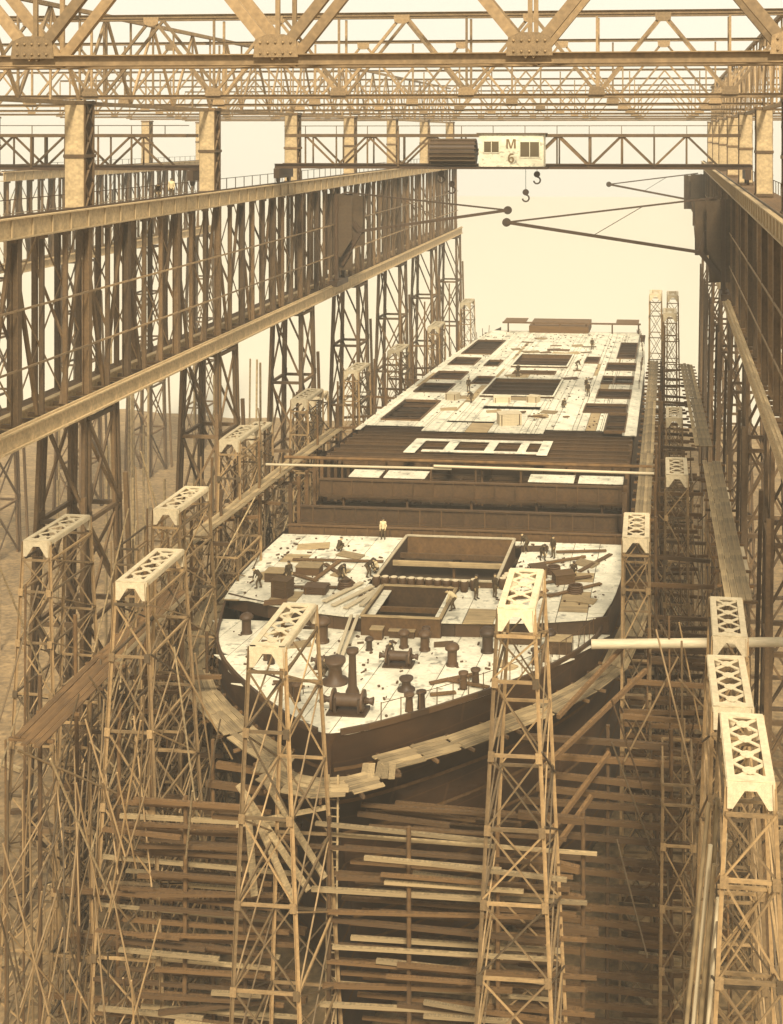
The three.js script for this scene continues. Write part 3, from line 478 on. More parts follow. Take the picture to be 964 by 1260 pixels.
{ // windlass in the eyes of the ship and a winch amidships
  for (const [x, d, s] of [[0.2, 66.4, 1.0], [1.17, 74.9, 0.85], [-3.1, 73.8, 0.7]]) {
    const w = new THREE.Group(); w.name = 'winch'; w.position.copy(SP(x, deckF(d), d).sub(ship.position)); w.scale.setScalar(s); ship.add(w);
    part(w, 'bed_plate', new THREE.BoxGeometry(2.2, 0.18, 1.3), M.dark[0], W3(0, 0.09, 0));
    part(w, 'drum', new THREE.CylinderGeometry(0.36, 0.36, 1.5, 14).rotateZ(Math.PI / 2), M.dark[1], W3(0, 0.72, 0));
    for (const q of [-0.85, 0.85]) { part(w, 'gear_wheel', new THREE.CylinderGeometry(0.6, 0.6, 0.12, 18).rotateZ(Math.PI / 2), M.dark[2], W3(q, 0.72, 0)); part(w, 'side_frame', new THREE.BoxGeometry(0.14, 0.9, 0.8), M.dark[0], W3(q * 0.8, 0.5, 0)); part(w, 'warping_end', lathe([[0, 0], [0.22, 0], [0.14, 0.25], [0.24, 0.5], [0, 0.5]], 12).rotateZ(q > 0 ? -Math.PI / 2 : Math.PI / 2), M.dark[1], W3(q * 1.1, 0.72, 0)); }
  }
}
for (const [x, d, w, h, e] of [[0.1, 81.0, 1.7, 0.5, 0.8], [-1.5, 80.3, 0.8, 0.7, 0.6], [8.2, 80.6, 2.6, 0.5, 0.7], [11.0, 79.0, 1.4, 0.9, 1.0], [-11.2, 88.6, 1.4, 0.7, 1.1], [-9.2, 90.5, 1.8, 0.6, 1.2]]) { const o = fit('skylight_box', gCrate, pick(M.rust), x, d, w, h, e); o.position.y += h / 2; part(ship, 'box_lid', gCrate, pick(M.plank), o.position.clone().add(W3(0, h / 2 + 0.03, 0))).scale.set(w + 0.1, 0.06, e + 0.1); }

// ---------------------------------------------------------------- staging towers
function towerHead(t, h, tw, td, m) {
  const y = h, hw = tw / 2, hd = td / 2;
  for (const s of [-1, 1]) { bar(t, 'head_side_rail', W3(s * (hw - 0.14), y, -hd), W3(s * (hw - 0.14), y, hd), 0.28, 0.07, m); bar(t, 'head_end_rail', W3(-hw, y + 0.004, s * (hd - 0.16)), W3(hw, y + 0.004, s * (hd - 0.16)), 0.32, 0.07, m); bar(t, 'head_side_skirt', W3(s * (hw + 0.01), y - 0.13, -hd), W3(s * (hw + 0.01), y - 0.13, hd), 0.05, 0.24, m); }
  const n = 4, a = hw - 0.2, z0 = -hd + 0.2, z1 = hd - 0.2;
  for (let k = 0; k < n; k++) { const p = lerp(z0, z1, k / n), q = lerp(z0, z1, (k + 1) / n); bar(t, 'head_lattice', W3(-a, y - 0.05, p), W3(a, y - 0.05, q), 0.14, 0.04, m); bar(t, 'head_lattice', W3(a, y - 0.065, p), W3(-a, y - 0.065, q), 0.17, 0.04, m); part(t, 'lattice_plate', towerHead.p ??= new THREE.CylinderGeometry(0.26, 0.26, 0.03, 8), m, W3(0, y - 0.03, (p + q) / 2)); }
  const s = new THREE.Shape(); s.moveTo(-hw, 0); s.lineTo(hw, 0); s.lineTo(hw, -0.95); s.lineTo(hw - 0.2, -0.95); s.lineTo(hw - 0.62, -0.3); s.lineTo(-hw + 0.62, -0.3); s.lineTo(-hw + 0.2, -0.95); s.lineTo(-hw, -0.95);
  const g = new THREE.ExtrudeGeometry(s, { depth: 0.06, bevelEnabled: false, curveSegments: 5 });
  part(t, 'head_apron', g, m, W3(0, y - 0.04, hd)); part(t, 'head_apron', g, m, W3(0, y - 0.04, -hd - 0.06));
}
function towerProto(h, splay, near, head) {
  const t = new THREE.Group(); t.name = 'staging_tower'; const tw = 1.66, td = 5, hw = tw / 2, hd = td / 2, n = Math.round(h / rr(3.1, 4)), m = () => pick(M.stage);
  const c = (sx, sz, y) => W3(sx * (hw + splay * (h - y)), y, sz * (hd + splay * 0.7 * (h - y)));
  for (const sx of [-1, 1]) for (const sz of [-1, 1]) bar(t, 'leg', c(sx, sz, 0), c(sx, sz, h - 0.05), 0.16, 0.16, pick(M.stage.slice(2)), ANGLE);
  const lists = [[], [], [], []];
  for (let k = 0; k <= n; k++) {
    const y = h - k * (h / n) - (k === 0 ? 1.2 : 0) + (k === n ? 0.3 : 0), y2 = h - (k + 1) * (h / n) + (k === n - 1 ? 0.3 : 0);
    const F = [[-1, 1, 1, 1], [-1, -1, 1, -1], [-1, -1, -1, 1], [1, -1, 1, 1]];
    F.forEach(([ax, az, bx2, bz], f) => {
      const put = (name, a, b, w, hh) => (near ? bar(t, name, a, b, w, hh, m()) : lists[f].push([a, b, w, hh]));
      if (k < n) { const o = f < 2 ? W3(0, 0, az * 0.08) : W3(ax * 0.08, 0, 0);
        put('diagonal_brace', c(ax, az, y), c(bx2, bz, y2), 0.07, 0.07); if (rnd() > 0.1) put('diagonal_brace', c(bx2, bz, y + rr(-0.25, 0.25)).add(o), c(ax, az, y2 + rr(-0.25, 0.25)).add(o), 0.07, 0.07); }
      put('crossbeam', c(ax, az, y), c(bx2, bz, y), 0.1, 0.13);
    });
    if (near && k) for (const sx of [-1, 1]) bar(t, 'gusset_plate', c(sx, 1, y - 0.22).add(W3(-sx * 0.06, 0, 0.14)), c(sx, 1, y + 0.22).add(W3(-sx * 0.06, 0, 0.14)), 0.04, 0.3, m());
  }
  if (!near) lists.forEach((l, f) => part(t, 'braced_face', barGeo(l), m()));
  if (head) towerHead(t, h, tw, td, pick(M.cap)); else for (const s of [-1, 1]) { bar(t, 'top_rail', W3(s * hw, h - 0.06, -hd), W3(s * hw, h - 0.06, hd), 0.1, 0.13, m()); bar(t, 'top_rail', W3(-hw, h - 0.06, s * hd), W3(hw, h - 0.06, s * hd), 0.1, 0.13, m()); }
  return t;
}
const protos = new Map();
// x, near-edge distance, height of the top, splay, label tail
const TOWERS = [
  [-18.1, 54.6, -23.5, 0.045, 'standing in front of the stem on the port side'],
  [-6.9, 55.2, -21.6, 0.05, 'standing in front of the starboard bow, just ahead of the plank walk'],
  [-28.0, 62.0, -23.6, 0.05, 'beside the port bow, over the sloping plank gangway'],
  [-31.9, 76.0, -24.2, 0.04, 'beside the port bow, one behind the gangway tower'],
  [-38.0, 70.5, -24.6, 0.04, 'in the outer port row, close to the gantry trestle'],
  [-35.6, 96.5, -25.0, 0.02, 'second in the port row abreast of the upper deck front'],
  [-35.8, 116.5, -26.0, 0.02, 'third in the port row abreast of the upper deck'],
  [-35.5, 136.0, -27.0, 0.02, 'fourth in the port row beyond the upper deck front'],
  [-35.3, 157.0, -28.4, 0.02, 'fifth in the port row abreast of the main hatch'],
  [-34.8, 181.0, -29.0, 0.02, 'sixth in the port row abreast of the after hatch'],
  [-33.6, 203.0, -28.4, 0.02, 'last in the port row at the after end of the deck'],
  [-37.6, 92.0, -31.0, 0.03, 'standing low in the outer port row between gantry trestles'],
  [-34.4, 68.0, -33.0, 0.03, 'standing low between the outer port row and the plank gangway'],
  [-32.5, 88.0, -31.5, 0.01, 'standing low beside the hull under the port end of the cross poles'],
  [-37.4, 82.0, -29.0, 0.02, 'standing low in the outer port row, abreast of the raised foredeck'],
  [-33.4, 104.0, -31.0, 0.01, 'standing low close to the hull, abreast of the well'],
  [-37.6, 106.0, -27.0, 0.02, 'in the outer port row, abreast of the well'],
  [-37.6, 125.0, -28.0, 0.02, 'in the outer port row, abreast of the upper deck front'],
  [-29.6, 70.0, -35.5, 0.01, 'standing low under the port bow walk'],
  [4.6, 82.0, -29.0, 0.01, 'under the long pale planks of the starboard staging'],
  [4.4, 98.0, -29.6, 0.01, 'under the far end of the long pale planks'],
  [0.6, 66.0, -35.0, 0.01, 'standing low under the round spar on the starboard side'],
  [2.8, 44.0, -23.0, 0.045, 'first of three close together in the outer starboard row'],
  [2.9, 51.6, -24.0, 0.04, 'second of three close together in the outer starboard row'],
  [3.0, 61.0, -24.8, 0.035, 'in the outer starboard row before the long planks'],
  [-1.95, 77.6, -25.6, 0.006, 'hard against the starboard bow behind the round spar'],
  [0.7, 94.6, -26.3, 0.01, 'beside the starboard plank gangway, abreast of the foredeck'],
  [1.0, 128.0, -29.6, 0.01, 'beside the starboard plank gangway, abreast of the upper deck front'],
  [1.4, 111.0, -31.5, 0.01, 'standing low beside the starboard gangway'],
  [0.4, 158.0, -23.2, 0.01, 'rising tall beyond the starboard gangway, abreast of the hatches'],
  [-1.6, 174.0, -22.8, 0.008, 'rising tall near the after end on the starboard side'],
  [1.2, 190.0, -25.0, 0.01, 'at the water end of the starboard row'],
];
for (const [x, d, yt, sp, tail] of TOWERS) {
  const dc = d + 2.5, gy = groundY(dc) - 0.1, h = yt - gy, hq = Math.round(h / 3.5) * 3.5, near = d < 100, key = [hq, sp, near, /low/.test(tail)].join();
  if (!near && !protos.has(key)) protos.set(key, towerProto(hq, sp, near, !/low/.test(tail)));
  const t = near ? towerProto(hq, sp, true, !/low/.test(tail)) : protos.get(key).clone(); t.name = numbered('staging_tower'); t.position.copy(V(x, gy, dc)); t.scale.y = h / hq; t.rotation.set(rr(-0.006, 0.006), rr(-0.02, 0.02), rr(-0.006, 0.006)); scene.add(t);
  tag(t, (/low/.test(tail) ? 'open-topped lattice tower ' : 'pale-headed lattice tower ') + tail, 'staging tower', 'staging towers round the hull');
}

// ---------------------------------------------------------------- plank walks and gangways
function walk(label, runs, n, w, ms = M.plank, name = 'plank_gangway') { // runs: [[x0,y0,d0],[x1,y1,d1]] centre lines
  const a0 = runs[0][0], t = thing(name, V(...a0), label, 'gangway', 'plank gangways of the staging');
  for (const [a, b] of runs) { const A = V(...a), B = V(...b), dir = B.clone().sub(A), side = W3(-dir.z, 0, dir.x).normalize();
    for (let i = 0; i < n; i++) { const o = side.clone().multiplyScalar((i - (n - 1) / 2) * w), e = dir.clone().normalize().multiplyScalar(rr(-1, 1) * Math.min(0.5, dir.length() * 0.07)), up = W3(0, rr(-0.02, 0.03), 0); bar(t, 'plank', A.clone().add(o).add(e).add(up), B.clone().add(o).add(e).add(up).add(W3(rr(-0.05, 0.05), 0, 0)), w * 0.93, 0.07, pick(ms)); }
    const len = dir.length(); for (let q = 0.5; q < len; q += 2.6) { const c = mix(A, B, q / len).add(W3(0, -0.13, 0)), s2 = side.clone().multiplyScalar(n * w / 2 + 0.3); bar(t, 'putlog', c.clone().sub(s2), c.clone().add(s2), 0.14, 0.16, pick(M.old)); } }
  return t;
}
// bow walk that follows the hull flare two metres under the deck edge
for (const s of [-1, 1]) {
  const P = [[SX - s * 0.2, sheerY(63) - 1.75, 60.8], [SX + s * 1.5, sheerY(63) - 1.74, 61.15], [SX + s * 2.9, sheerY(63) - 1.76, 62.1]]; for (const d of [63.6, 65.2, 67, 69.8, 73, 77, 81.5, 86.5, 92]) P.push([SX + s * (halfB(Math.max(0.2, d - 63)) + (s < 0 ? 1.6 : 1.4)), sheerY(Math.max(63, d)) - 1.7 + 0.03 * Math.sin(d), d]);
  const runs = []; for (let i = 0; i < P.length - 1; i++) runs.push([P[i], P[i + 1]]);
  walk(s < 0 ? 'plank walk curving round the port bow below the deck edge' : 'plank walk curving along the starboard bow below the deck edge', runs, 5, 0.36);
}
walk('sloping plank gangway between the towers on the port side of the bow', [[[-31.8, -30.4, 58], [-31.6, -29.9, 67]], [[-31.6, -29.86, 66.6], [-31.2, -29.4, 76]]], 5, 0.36, [M.old[4], M.old[3], M.plank[0]]);
walk('plank gangway on the port staging abreast of the foredeck', [[[-34.6, -29.6, 84], [-34.4, -29.9, 96]], [[-34.4, -29.86, 95.6], [-34.2, -30.2, 110]], [[-34.2, -30.16, 109.6], [-34, -30.6, 124]]], 4, 0.34);
walk('long worn plank gangway close along the starboard side of the hull', [[[-1.75, -28.2, 87], [-1.7, -28.7, 110]], [[-1.7, -28.66, 109.6], [-1.65, -29.4, 135]], [[-1.65, -29.36, 134.6], [-1.6, -30.6, 165]]], 4, 0.3);
walk('four long pale planks laid along the outer starboard staging', [[[4.2, -27.0, 71], [3.8, -27.5, 103]]], 4, 0.4);
walk('far plank gangway of short boards on the outer starboard staging', [[[3.4, -28.4, 112], [3.0, -29, 135]], [[3.0, -28.96, 134.6], [2.6, -30, 160]]], 4, 0.4);
// lone spars and poles
const solo = (n, a, b, w, h, m, label, cat, group, geo) => soloBar(n, V(...a), V(...b), w, h, m, label, cat, group, geo);
solo('round_spar', [-4.6, -31.5, 75.2], [7.6, -31.35, 76.4], 0.62, 0.62, M.cap[1], 'thick pale round spar reaching from the starboard bow to the gantry trestle', 'spar', null, ROD);
solo('cross_pole', [-34.0, -28.2, 101.2], [-18, -28.25, 101.6], 0.22, 0.22, M.cap[0], 'pale pole laid across the well, port half', 'pole', null, ROD);
solo('cross_pole', [-19.5, -28.0, 101.4], [-1.0, -28.3, 102], 0.24, 0.24, M.cap[1], 'pale pole laid across the well, starboard half', 'pole', null, ROD);
solo('cross_pole', [-33.4, -28.4, 104.4], [-1.2, -28.5, 104.8], 0.3, 0.3, M.old[4], 'brown pole laid across the whole well behind the pale ones', 'pole', null, ROD);
for (const [x0, d0, x1, d1, y0, y1] of [[-6.4, 63.5, -1.2, 73, -33.2, -32], [-6.2, 70, -2.6, 77, -33.6, -32.2], [-9.6, 60, -3.2, 69, -40, -35], [-10.4, 60.5, -4.2, 69, -42.8, -37.5]])
  solo('raking_shore', [x0, y0, d0], [x1, y1, d1], 0.22, 0.24, M.old[4], 'raking timber shore propped against the starboard bow staging', 'shore', 'raking shores at the starboard bow');
// loose planks tipped at the stem
for (const [a, b] of [[[-21.6, -33.0, 60], [-17.4, -37.0, 58.2]], [[-21.0, -33.4, 59.6], [-18.0, -37.4, 57.8]], [[-20.2, -32.9, 60.2], [-16.7, -36.6, 58.6]], [[-20.9, -33.8, 59.4], [-20.0, -37.2, 57.8]], [[-21.4, -34.6, 59.2], [-17.0, -34.0, 60.2]]])
  solo('tipped_plank', a, b, 0.34, 0.09, pick(M.plank), 'loose pale plank tipped among others at the stem', 'plank', 'loose planks at the stem');
{ // ladder at the stem
  const t = thing('ladder', V(-16.9, -38.5, 60.6), 'tall timber ladder leaning at the stem under the bow walk', 'ladder');
  for (const s of [-0.25, 0.25]) bar(t, 'rail', V(-16.9 + s, -50, 60.2), V(-17.0 + s, -32.9, 61.2), 0.08, 0.1, M.plank[3]);
  for (let k = 0; k < 40; k++) bar(t, 'rung', V(-17.14, lerp(-49.6, -33.3, k / 39), lerp(60.2, 61.2, k / 39)), V(-16.66, lerp(-49.6, -33.3, k / 39), lerp(60.2, 61.2, k / 39)), 0.05, 0.05, M.plank[2]);
}

// ---------------------------------------------------------------- staging timbers round the bow
const G_T = 'timbers of the bow staging';
for (let k = 0; k < 22; k++) {
  const y = -34.2 - k * 0.93 + rr(-0.35, 0.35);
  solo('staging_timber', [rr(-28.5, -25), y + rr(-0.1, 0.1), 60 + rr(-0.5, 1)], [rr(-21.5, -18.8), y - rr(0, 0.15), 60.4 + rr(-0.5, 0.6)], 0.2, rr(0.12, 0.22), pick(M.old), 'rough timber laid level across the staging ahead of the port bow', 'timber', G_T);
  solo('staging_timber', [rr(-17.8, -16), y - 0.5 + rr(-0.08, 0.08), 59.4 + rr(-0.6, 0.4)], [rr(-9, -4.6), y - 0.54 + rr(-0.06, 0.06), 59.3 + rr(-0.3, 0.3)], 0.2, rr(0.12, 0.22), pick(k > 14 || k % 3 === 0 ? M.plank : M.old), 'rough timber laid level across the staging between the two towers ahead of the stem', 'timber', G_T);
  if (k % 2 === 0) solo('staging_timber', [rr(-7.6, -7), y - 0.4, 61.5], [rr(-4.4, -3), y - 0.6 + rr(-0.2, 0.2), 61.3], 0.28, 0.34, pick(M.old), 'dark timber end sticking out beside the tower at the starboard bow', 'timber', G_T);
  if (k % 3) solo('staging_timber', [rr(-26, -24), y - 0.3, 66.5], [rr(-20.5, -19.8), y - 0.5, 66], 0.3, 0.32, pick(M.old), 'dark timber wedged under the port bow flare', 'timber', G_T);
  solo('staging_timber', [rr(-9, -7), y - 0.9, 70.5], [rr(0, 1.4), y - 1 + rr(-0.2, 0.2), 70.2], 0.26, 0.3, pick(M.old), 'dark ledger timber on the staging beside the starboard bow', 'timber', G_T);
}
for (let k = 0; k < 44; k++) { const y = rr(-53.5, -35), d = rr(61.5, 66), x = rr(-16.5, -12); solo('staging_timber', [x, y, d], [x + rr(5, 9), y - rr(0, 0.15), d + rr(-0.6, 0.1)], 0.2, rr(0.12, 0.22), pick(M.old), 'dark timber lying behind the level ones close to the starboard bow plating', 'timber', G_T); }
for (let k = 0; k < 70; k++) { const y = rr(-53, -33), d = rr(72, 100), x = rr(-3.2, -2.4); solo('ledger_timber', [x, y, d], [x + rr(3, 8), y + rr(-0.4, 0.3), d + rr(-0.6, 0.6)], 0.2, rr(0.16, 0.3), pick(M.old), 'short ledger timber low down on the starboard bow staging', 'timber', 'ledger timbers along the hull'); }
for (let k = 0; k < 60; k++) { const y = rr(-53, -33), d = rr(66, 84), x = rr(-36, -28); solo('ledger_timber', [x, y, d], [x + rr(3, 7), y + rr(-0.4, 0.3), d + rr(-0.6, 0.6)], 0.2, rr(0.16, 0.28), pick(M.old), 'short ledger timber low down on the port bow staging', 'timber', 'ledger timbers along the hull'); }
for (let k = 0; k < 26; k++) { const x = rr(-84, -52), d = rr(120, 200); solo('berth_pole', [x, groundY(d) - 0.1, d], [x + rr(-0.3, 0.3), rr(-44, -24), d], 0.3, 0.3, pick(M.plank), 'distant upright pole in the empty neighbouring berth', 'pole', 'poles of the neighbouring berth', ROD); }
for (let k = 0; k < 30; k++) { const y = rr(-53, -35), x = rr(-17, -9), d = rr(57.6, 60.4); solo('staging_timber', [x, y, d], [x + rr(2.5, 7), y - rr(0, 0.1), d + rr(-0.5, 0.1)], 0.2, rr(0.1, 0.18), pick(k % 2 ? M.plank : M.old), 'short plank end among the level timbers ahead of the stem', 'timber', G_T); }
for (let k = 0; k < 30; k++) { const y = rr(-53, -35), x = rr(-29, -22), d = rr(58.5, 63); solo('staging_timber', [x, y, d], [x + rr(2.5, 6), y + rr(-0.1, 0.05), d + rr(-0.5, 0.1)], 0.2, rr(0.1, 0.18), pick(k % 3 ? M.old : M.plank), 'short plank end among the timbers ahead of the port bow', 'timber', G_T); }
for (let k = 0; k < 30; k++) { const y = -35 - k * 0.62, m = k % 4 === 1 ? M.plank : M.old;
  solo('staging_timber', [rr(-30, -27), y, 61.4 + rr(-0.3, 0.3)], [rr(-20.4, -18.6), y - rr(0, 0.1), 61.3], 0.18, rr(0.1, 0.2), pick(m), 'long level timber in the tiers ahead of the port bow', 'timber', G_T);
  solo('staging_timber', [rr(-17.4, -15), y - 0.25, 60.9 + rr(-0.3, 0.3)], [rr(-6, -3.4), y - 0.3, 60.8], 0.18, rr(0.1, 0.2), pick(m), 'long level timber in the tiers across the starboard bow', 'timber', G_T); }
// upright poles of the timber staging
for (let i = 0; i < 46; i++) { const d = rr(60, 120), x = d < 80 ? rr(-40, -31.5) : rr(-39.5, -33.4); solo('scaffold_pole', [x, groundY(d) - 0.1, d], [x + rr(-0.4, 0.4), rr(-40, -25), d + rr(-0.4, 0.4)], 0.13, 0.13, pick(i % 2 ? M.stage : M.old), 'slim scaffold pole standing among the port towers', 'pole', 'slim scaffold poles', ROD); }
for (let i = 0; i < 34; i++) { const d = rr(62, 150), x = rr(-0.8, 5.5); solo('scaffold_pole', [x, groundY(d) - 0.1, d], [x + rr(-0.3, 0.3), rr(-40, -28), d + rr(-0.4, 0.4)], 0.13, 0.13, pick(i % 2 ? M.stage : M.old), 'slim scaffold pole standing among the starboard towers', 'pole', 'slim scaffold poles', ROD); }
const poleAt = (x, d, top, label) => solo('staging_pole', [x, groundY(d) - 0.1, d], [x + rr(-0.25, 0.25), top, d + rr(-0.2, 0.2)], 0.24, 0.24, pick(M.old), label, 'pole', 'upright poles of the staging', ROD);
for (let d = 62; d < 76; d += 4.5) { poleAt(-33.2, d, -27 + rr(-2, 2), 'upright timber pole of the port bow staging'); poleAt(-29.4, d + 1, -30 + rr(-3, 2), 'upright timber pole of the port bow staging'); }
for (const [x, d] of [[-24.8, 60.8], [-21.6, 61.4], [-16.8, 59.5], [-12.6, 59.2], [-8.2, 59.6], [-4.2, 61.6], [-7.4, 70.8], [-3.4, 70.4], [0.2, 70.4], [-20.4, 66.4], [-25.4, 66.6]]) poleAt(x, d, -34.2, 'upright timber pole carrying the cross timbers under the bow');
for (let d = 84; d < 210; d += 8) { poleAt(-34.0 + rr(-0.6, 0.4), d, -26.5 - 0.03 * (d - 84) + rr(-2, 2), 'upright timber pole along the port side of the hull'); poleAt(-36.9 + rr(-0.4, 0.4), d + 3, -25 - 0.03 * (d - 84) + rr(-3, 3), 'upright timber pole in the outer port staging'); poleAt(-0.6 + rr(-0.2, 0.2), d + 2, -27.5 - 0.03 * (d - 84) + rr(-1.5, 2), 'upright timber pole along the starboard side of the hull'); }
for (let d = 84; d < 180; d += 6) for (let k = 0; k < 3; k++) { const y = -31 - k * 4.4 - 0.03 * (d - 84);
  solo('ledger_timber', [-37.4, y + rr(-0.3, 0.3), d], [-33.0, y + rr(-0.3, 0.3), d + rr(-0.6, 0.6)], 0.22, 0.26, pick(M.old), 'ledger timber tying the poles on the port side of the hull', 'timber', 'ledger timbers along the hull');
  solo('ledger_timber', [-2.9, y + rr(-0.3, 0.3), d], [3.2 + rr(-1, 0.8), y + rr(-0.3, 0.3), d + rr(-0.6, 0.6)], 0.22, 0.26, pick(M.old), 'ledger timber tying the poles on the starboard side of the hull', 'timber', 'ledger timbers along the hull'); }

// ---------------------------------------------------------------- people
function personGeo(J, bones, faceDir) {
  const res = 60, half = 1.05, mc = new MarchingCubes(res, undefined, false, false, 60000); mc.isolation = 0;
  const f = mc.field, seg = bones.map(([a, b, ra, rb, col]) => ({ a: J[a], b: J[b], ra, rb, col })), p = W3(0, 0, 0), ab = W3(0, 0, 0), ap = W3(0, 0, 0);
  const dist = (q, s) => { ab.copy(s.b).sub(s.a); ap.copy(q).sub(s.a); const t = Math.max(0, Math.min(1, ap.dot(ab) / Math.max(1e-6, ab.lengthSq()))); return ap.addScaledVector(ab, -t).length() - lerp(s.ra, s.rb, t); };
  for (let k = 0; k < res; k++) for (let j = 0; j < res; j++) for (let i = 0; i < res; i++) {
    p.set((i - res / 2) / (res / 2) * half, (j - res / 2) / (res / 2) * half + 0.95, (k - res / 2) / (res / 2) * half);
    let d = 9; const K = 0.035; for (const s of seg) { const e = dist(p, s), h = Math.max(0, Math.min(1, 0.5 + 0.5 * (d - e) / K)); d = d * (1 - h) + e * h - K * h * (1 - h); }
    f[i + j * res + k * res * res] = -d;
  }
  mc.update();
  const n = mc.count, pos = new Float32Array(n * 3), nor = mc.normalArray.slice(0, n * 3), col = new Float32Array(n * 3);
  for (let i = 0; i < n; i++) { p.set(mc.positionArray[i * 3] * half, mc.positionArray[i * 3 + 1] * half + 0.95, mc.positionArray[i * 3 + 2] * half); p.toArray(pos, i * 3); let best = 9, c = [0, 0, 0]; for (const s of seg) { const e = dist(p, s); if (e < best) { best = e; c = s.col; } } col.set(c, i * 3); }
  const g = new THREE.BufferGeometry(); g.setAttribute('position', new THREE.BufferAttribute(pos, 3)); g.setAttribute('normal', new THREE.BufferAttribute(nor, 3)); g.setAttribute('color', new THREE.BufferAttribute(col, 3));
  // fingers, nose, eyes and ears as small tapered pieces joined to the body
  const extra = [], tip = (c, r, h, dir, cc) => { const q = new THREE.CylinderGeometry(r * 0.75, r, h, 6).translate(0, h / 2, 0); q.applyQuaternion(new THREE.Quaternion().setFromUnitVectors(UPY, dir.clone().normalize())).translate(c.x, c.y, c.z); const e = q.toNonIndexed(); e.deleteAttribute('uv'); const k = new Float32Array(e.attributes.position.count * 3); for (let i = 0; i < k.length; i += 3) k.set(cc, i); e.setAttribute('color', new THREE.BufferAttribute(k, 3)); extra.push(e); };
  const skin = [0.5, 0.36, 0.19];
  for (const [w, e] of [['lw', 'le'], ['rw', 're']]) { const dir = J[w].clone().sub(J[e]).normalize(), sd = W3(dir.z, 0, -dir.x).lengthSq() > 0.01 ? W3(dir.z, 0, -dir.x).normalize() : W3(0, 0, 1); for (let i = 0; i < 4; i++) tip(J[w].clone().addScaledVector(dir, 0.1).addScaledVector(sd, (i - 1.5) * 0.022), 0.011, [0.07, 0.08, 0.075, 0.06][i], dir, skin); tip(J[w].clone().addScaledVector(dir, 0.04).addScaledVector(sd, 0.04), 0.012, 0.06, dir.clone().addScaledVector(sd, 0.8), skin); }
  const F = faceDir.clone().normalize(), S = W3(F.z, 0, -F.x).normalize(); tip(J.head.clone().addScaledVector(F, 0.095).add(W3(0, -0.01, 0)), 0.02, 0.03, F, skin);
  for (const s of [-1, 1]) { tip(J.head.clone().addScaledVector(F, 0.09).addScaledVector(S, s * 0.035).add(W3(0, 0.015, 0)), 0.012, 0.012, F, [0.04, 0.025, 0.01]); tip(J.head.clone().addScaledVector(S, s * 0.09), 0.025, 0.02, S.clone().multiplyScalar(s), skin); }
  tip(J.head.clone().addScaledVector(F, 0.09).add(W3(0, -0.06, 0)), 0.02, 0.008, F, [0.2, 0.1, 0.05]);
  return mergeGeometries([g, ...extra]);
}
const coat = [0.055, 0.034, 0.014], trou = [0.085, 0.055, 0.024], shirt = [0.6, 0.48, 0.28], skinC = [0.5, 0.36, 0.19], boot = [0.03, 0.018, 0.008];
const bonesOf = (top) => [['pelvis', 'chest', 0.15, 0.17, top], ['lsh', 'rsh', 0.1, 0.1, top], ['chest', 'neck', 0.13, 0.06, top], ['neck', 'head', 0.055, 0.06, skinC], ['head', 'crown', 0.1, 0.09, skinC], ['lsh', 'le', 0.075, 0.055, top], ['le', 'lw', 0.055, 0.038, top], ['lw', 'lh', 0.035, 0.035, skinC], ['rsh', 're', 0.075, 0.055, top], ['re', 'rw', 0.055, 0.038, top], ['rw', 'rh', 0.035, 0.035, skinC],
  ['lhip', 'rhip', 0.12, 0.12, trou], ['lhip', 'lk', 0.11, 0.075, trou], ['lk', 'la', 0.075, 0.05, trou], ['la', 'lt', 0.05, 0.045, boot], ['rhip', 'rk', 0.11, 0.075, trou], ['rk', 'ra', 0.075, 0.05, trou], ['ra', 'rt', 0.05, 0.045, boot]];
const J = (o) => { const r = {}; for (const k in o) r[k] = W3(...o[k]); r.lh = r.lw.clone().add(r.lw.clone().sub(r.le).normalize().multiplyScalar(0.09)); r.rh = r.rw.clone().add(r.rw.clone().sub(r.re).normalize().multiplyScalar(0.09)); return r; };
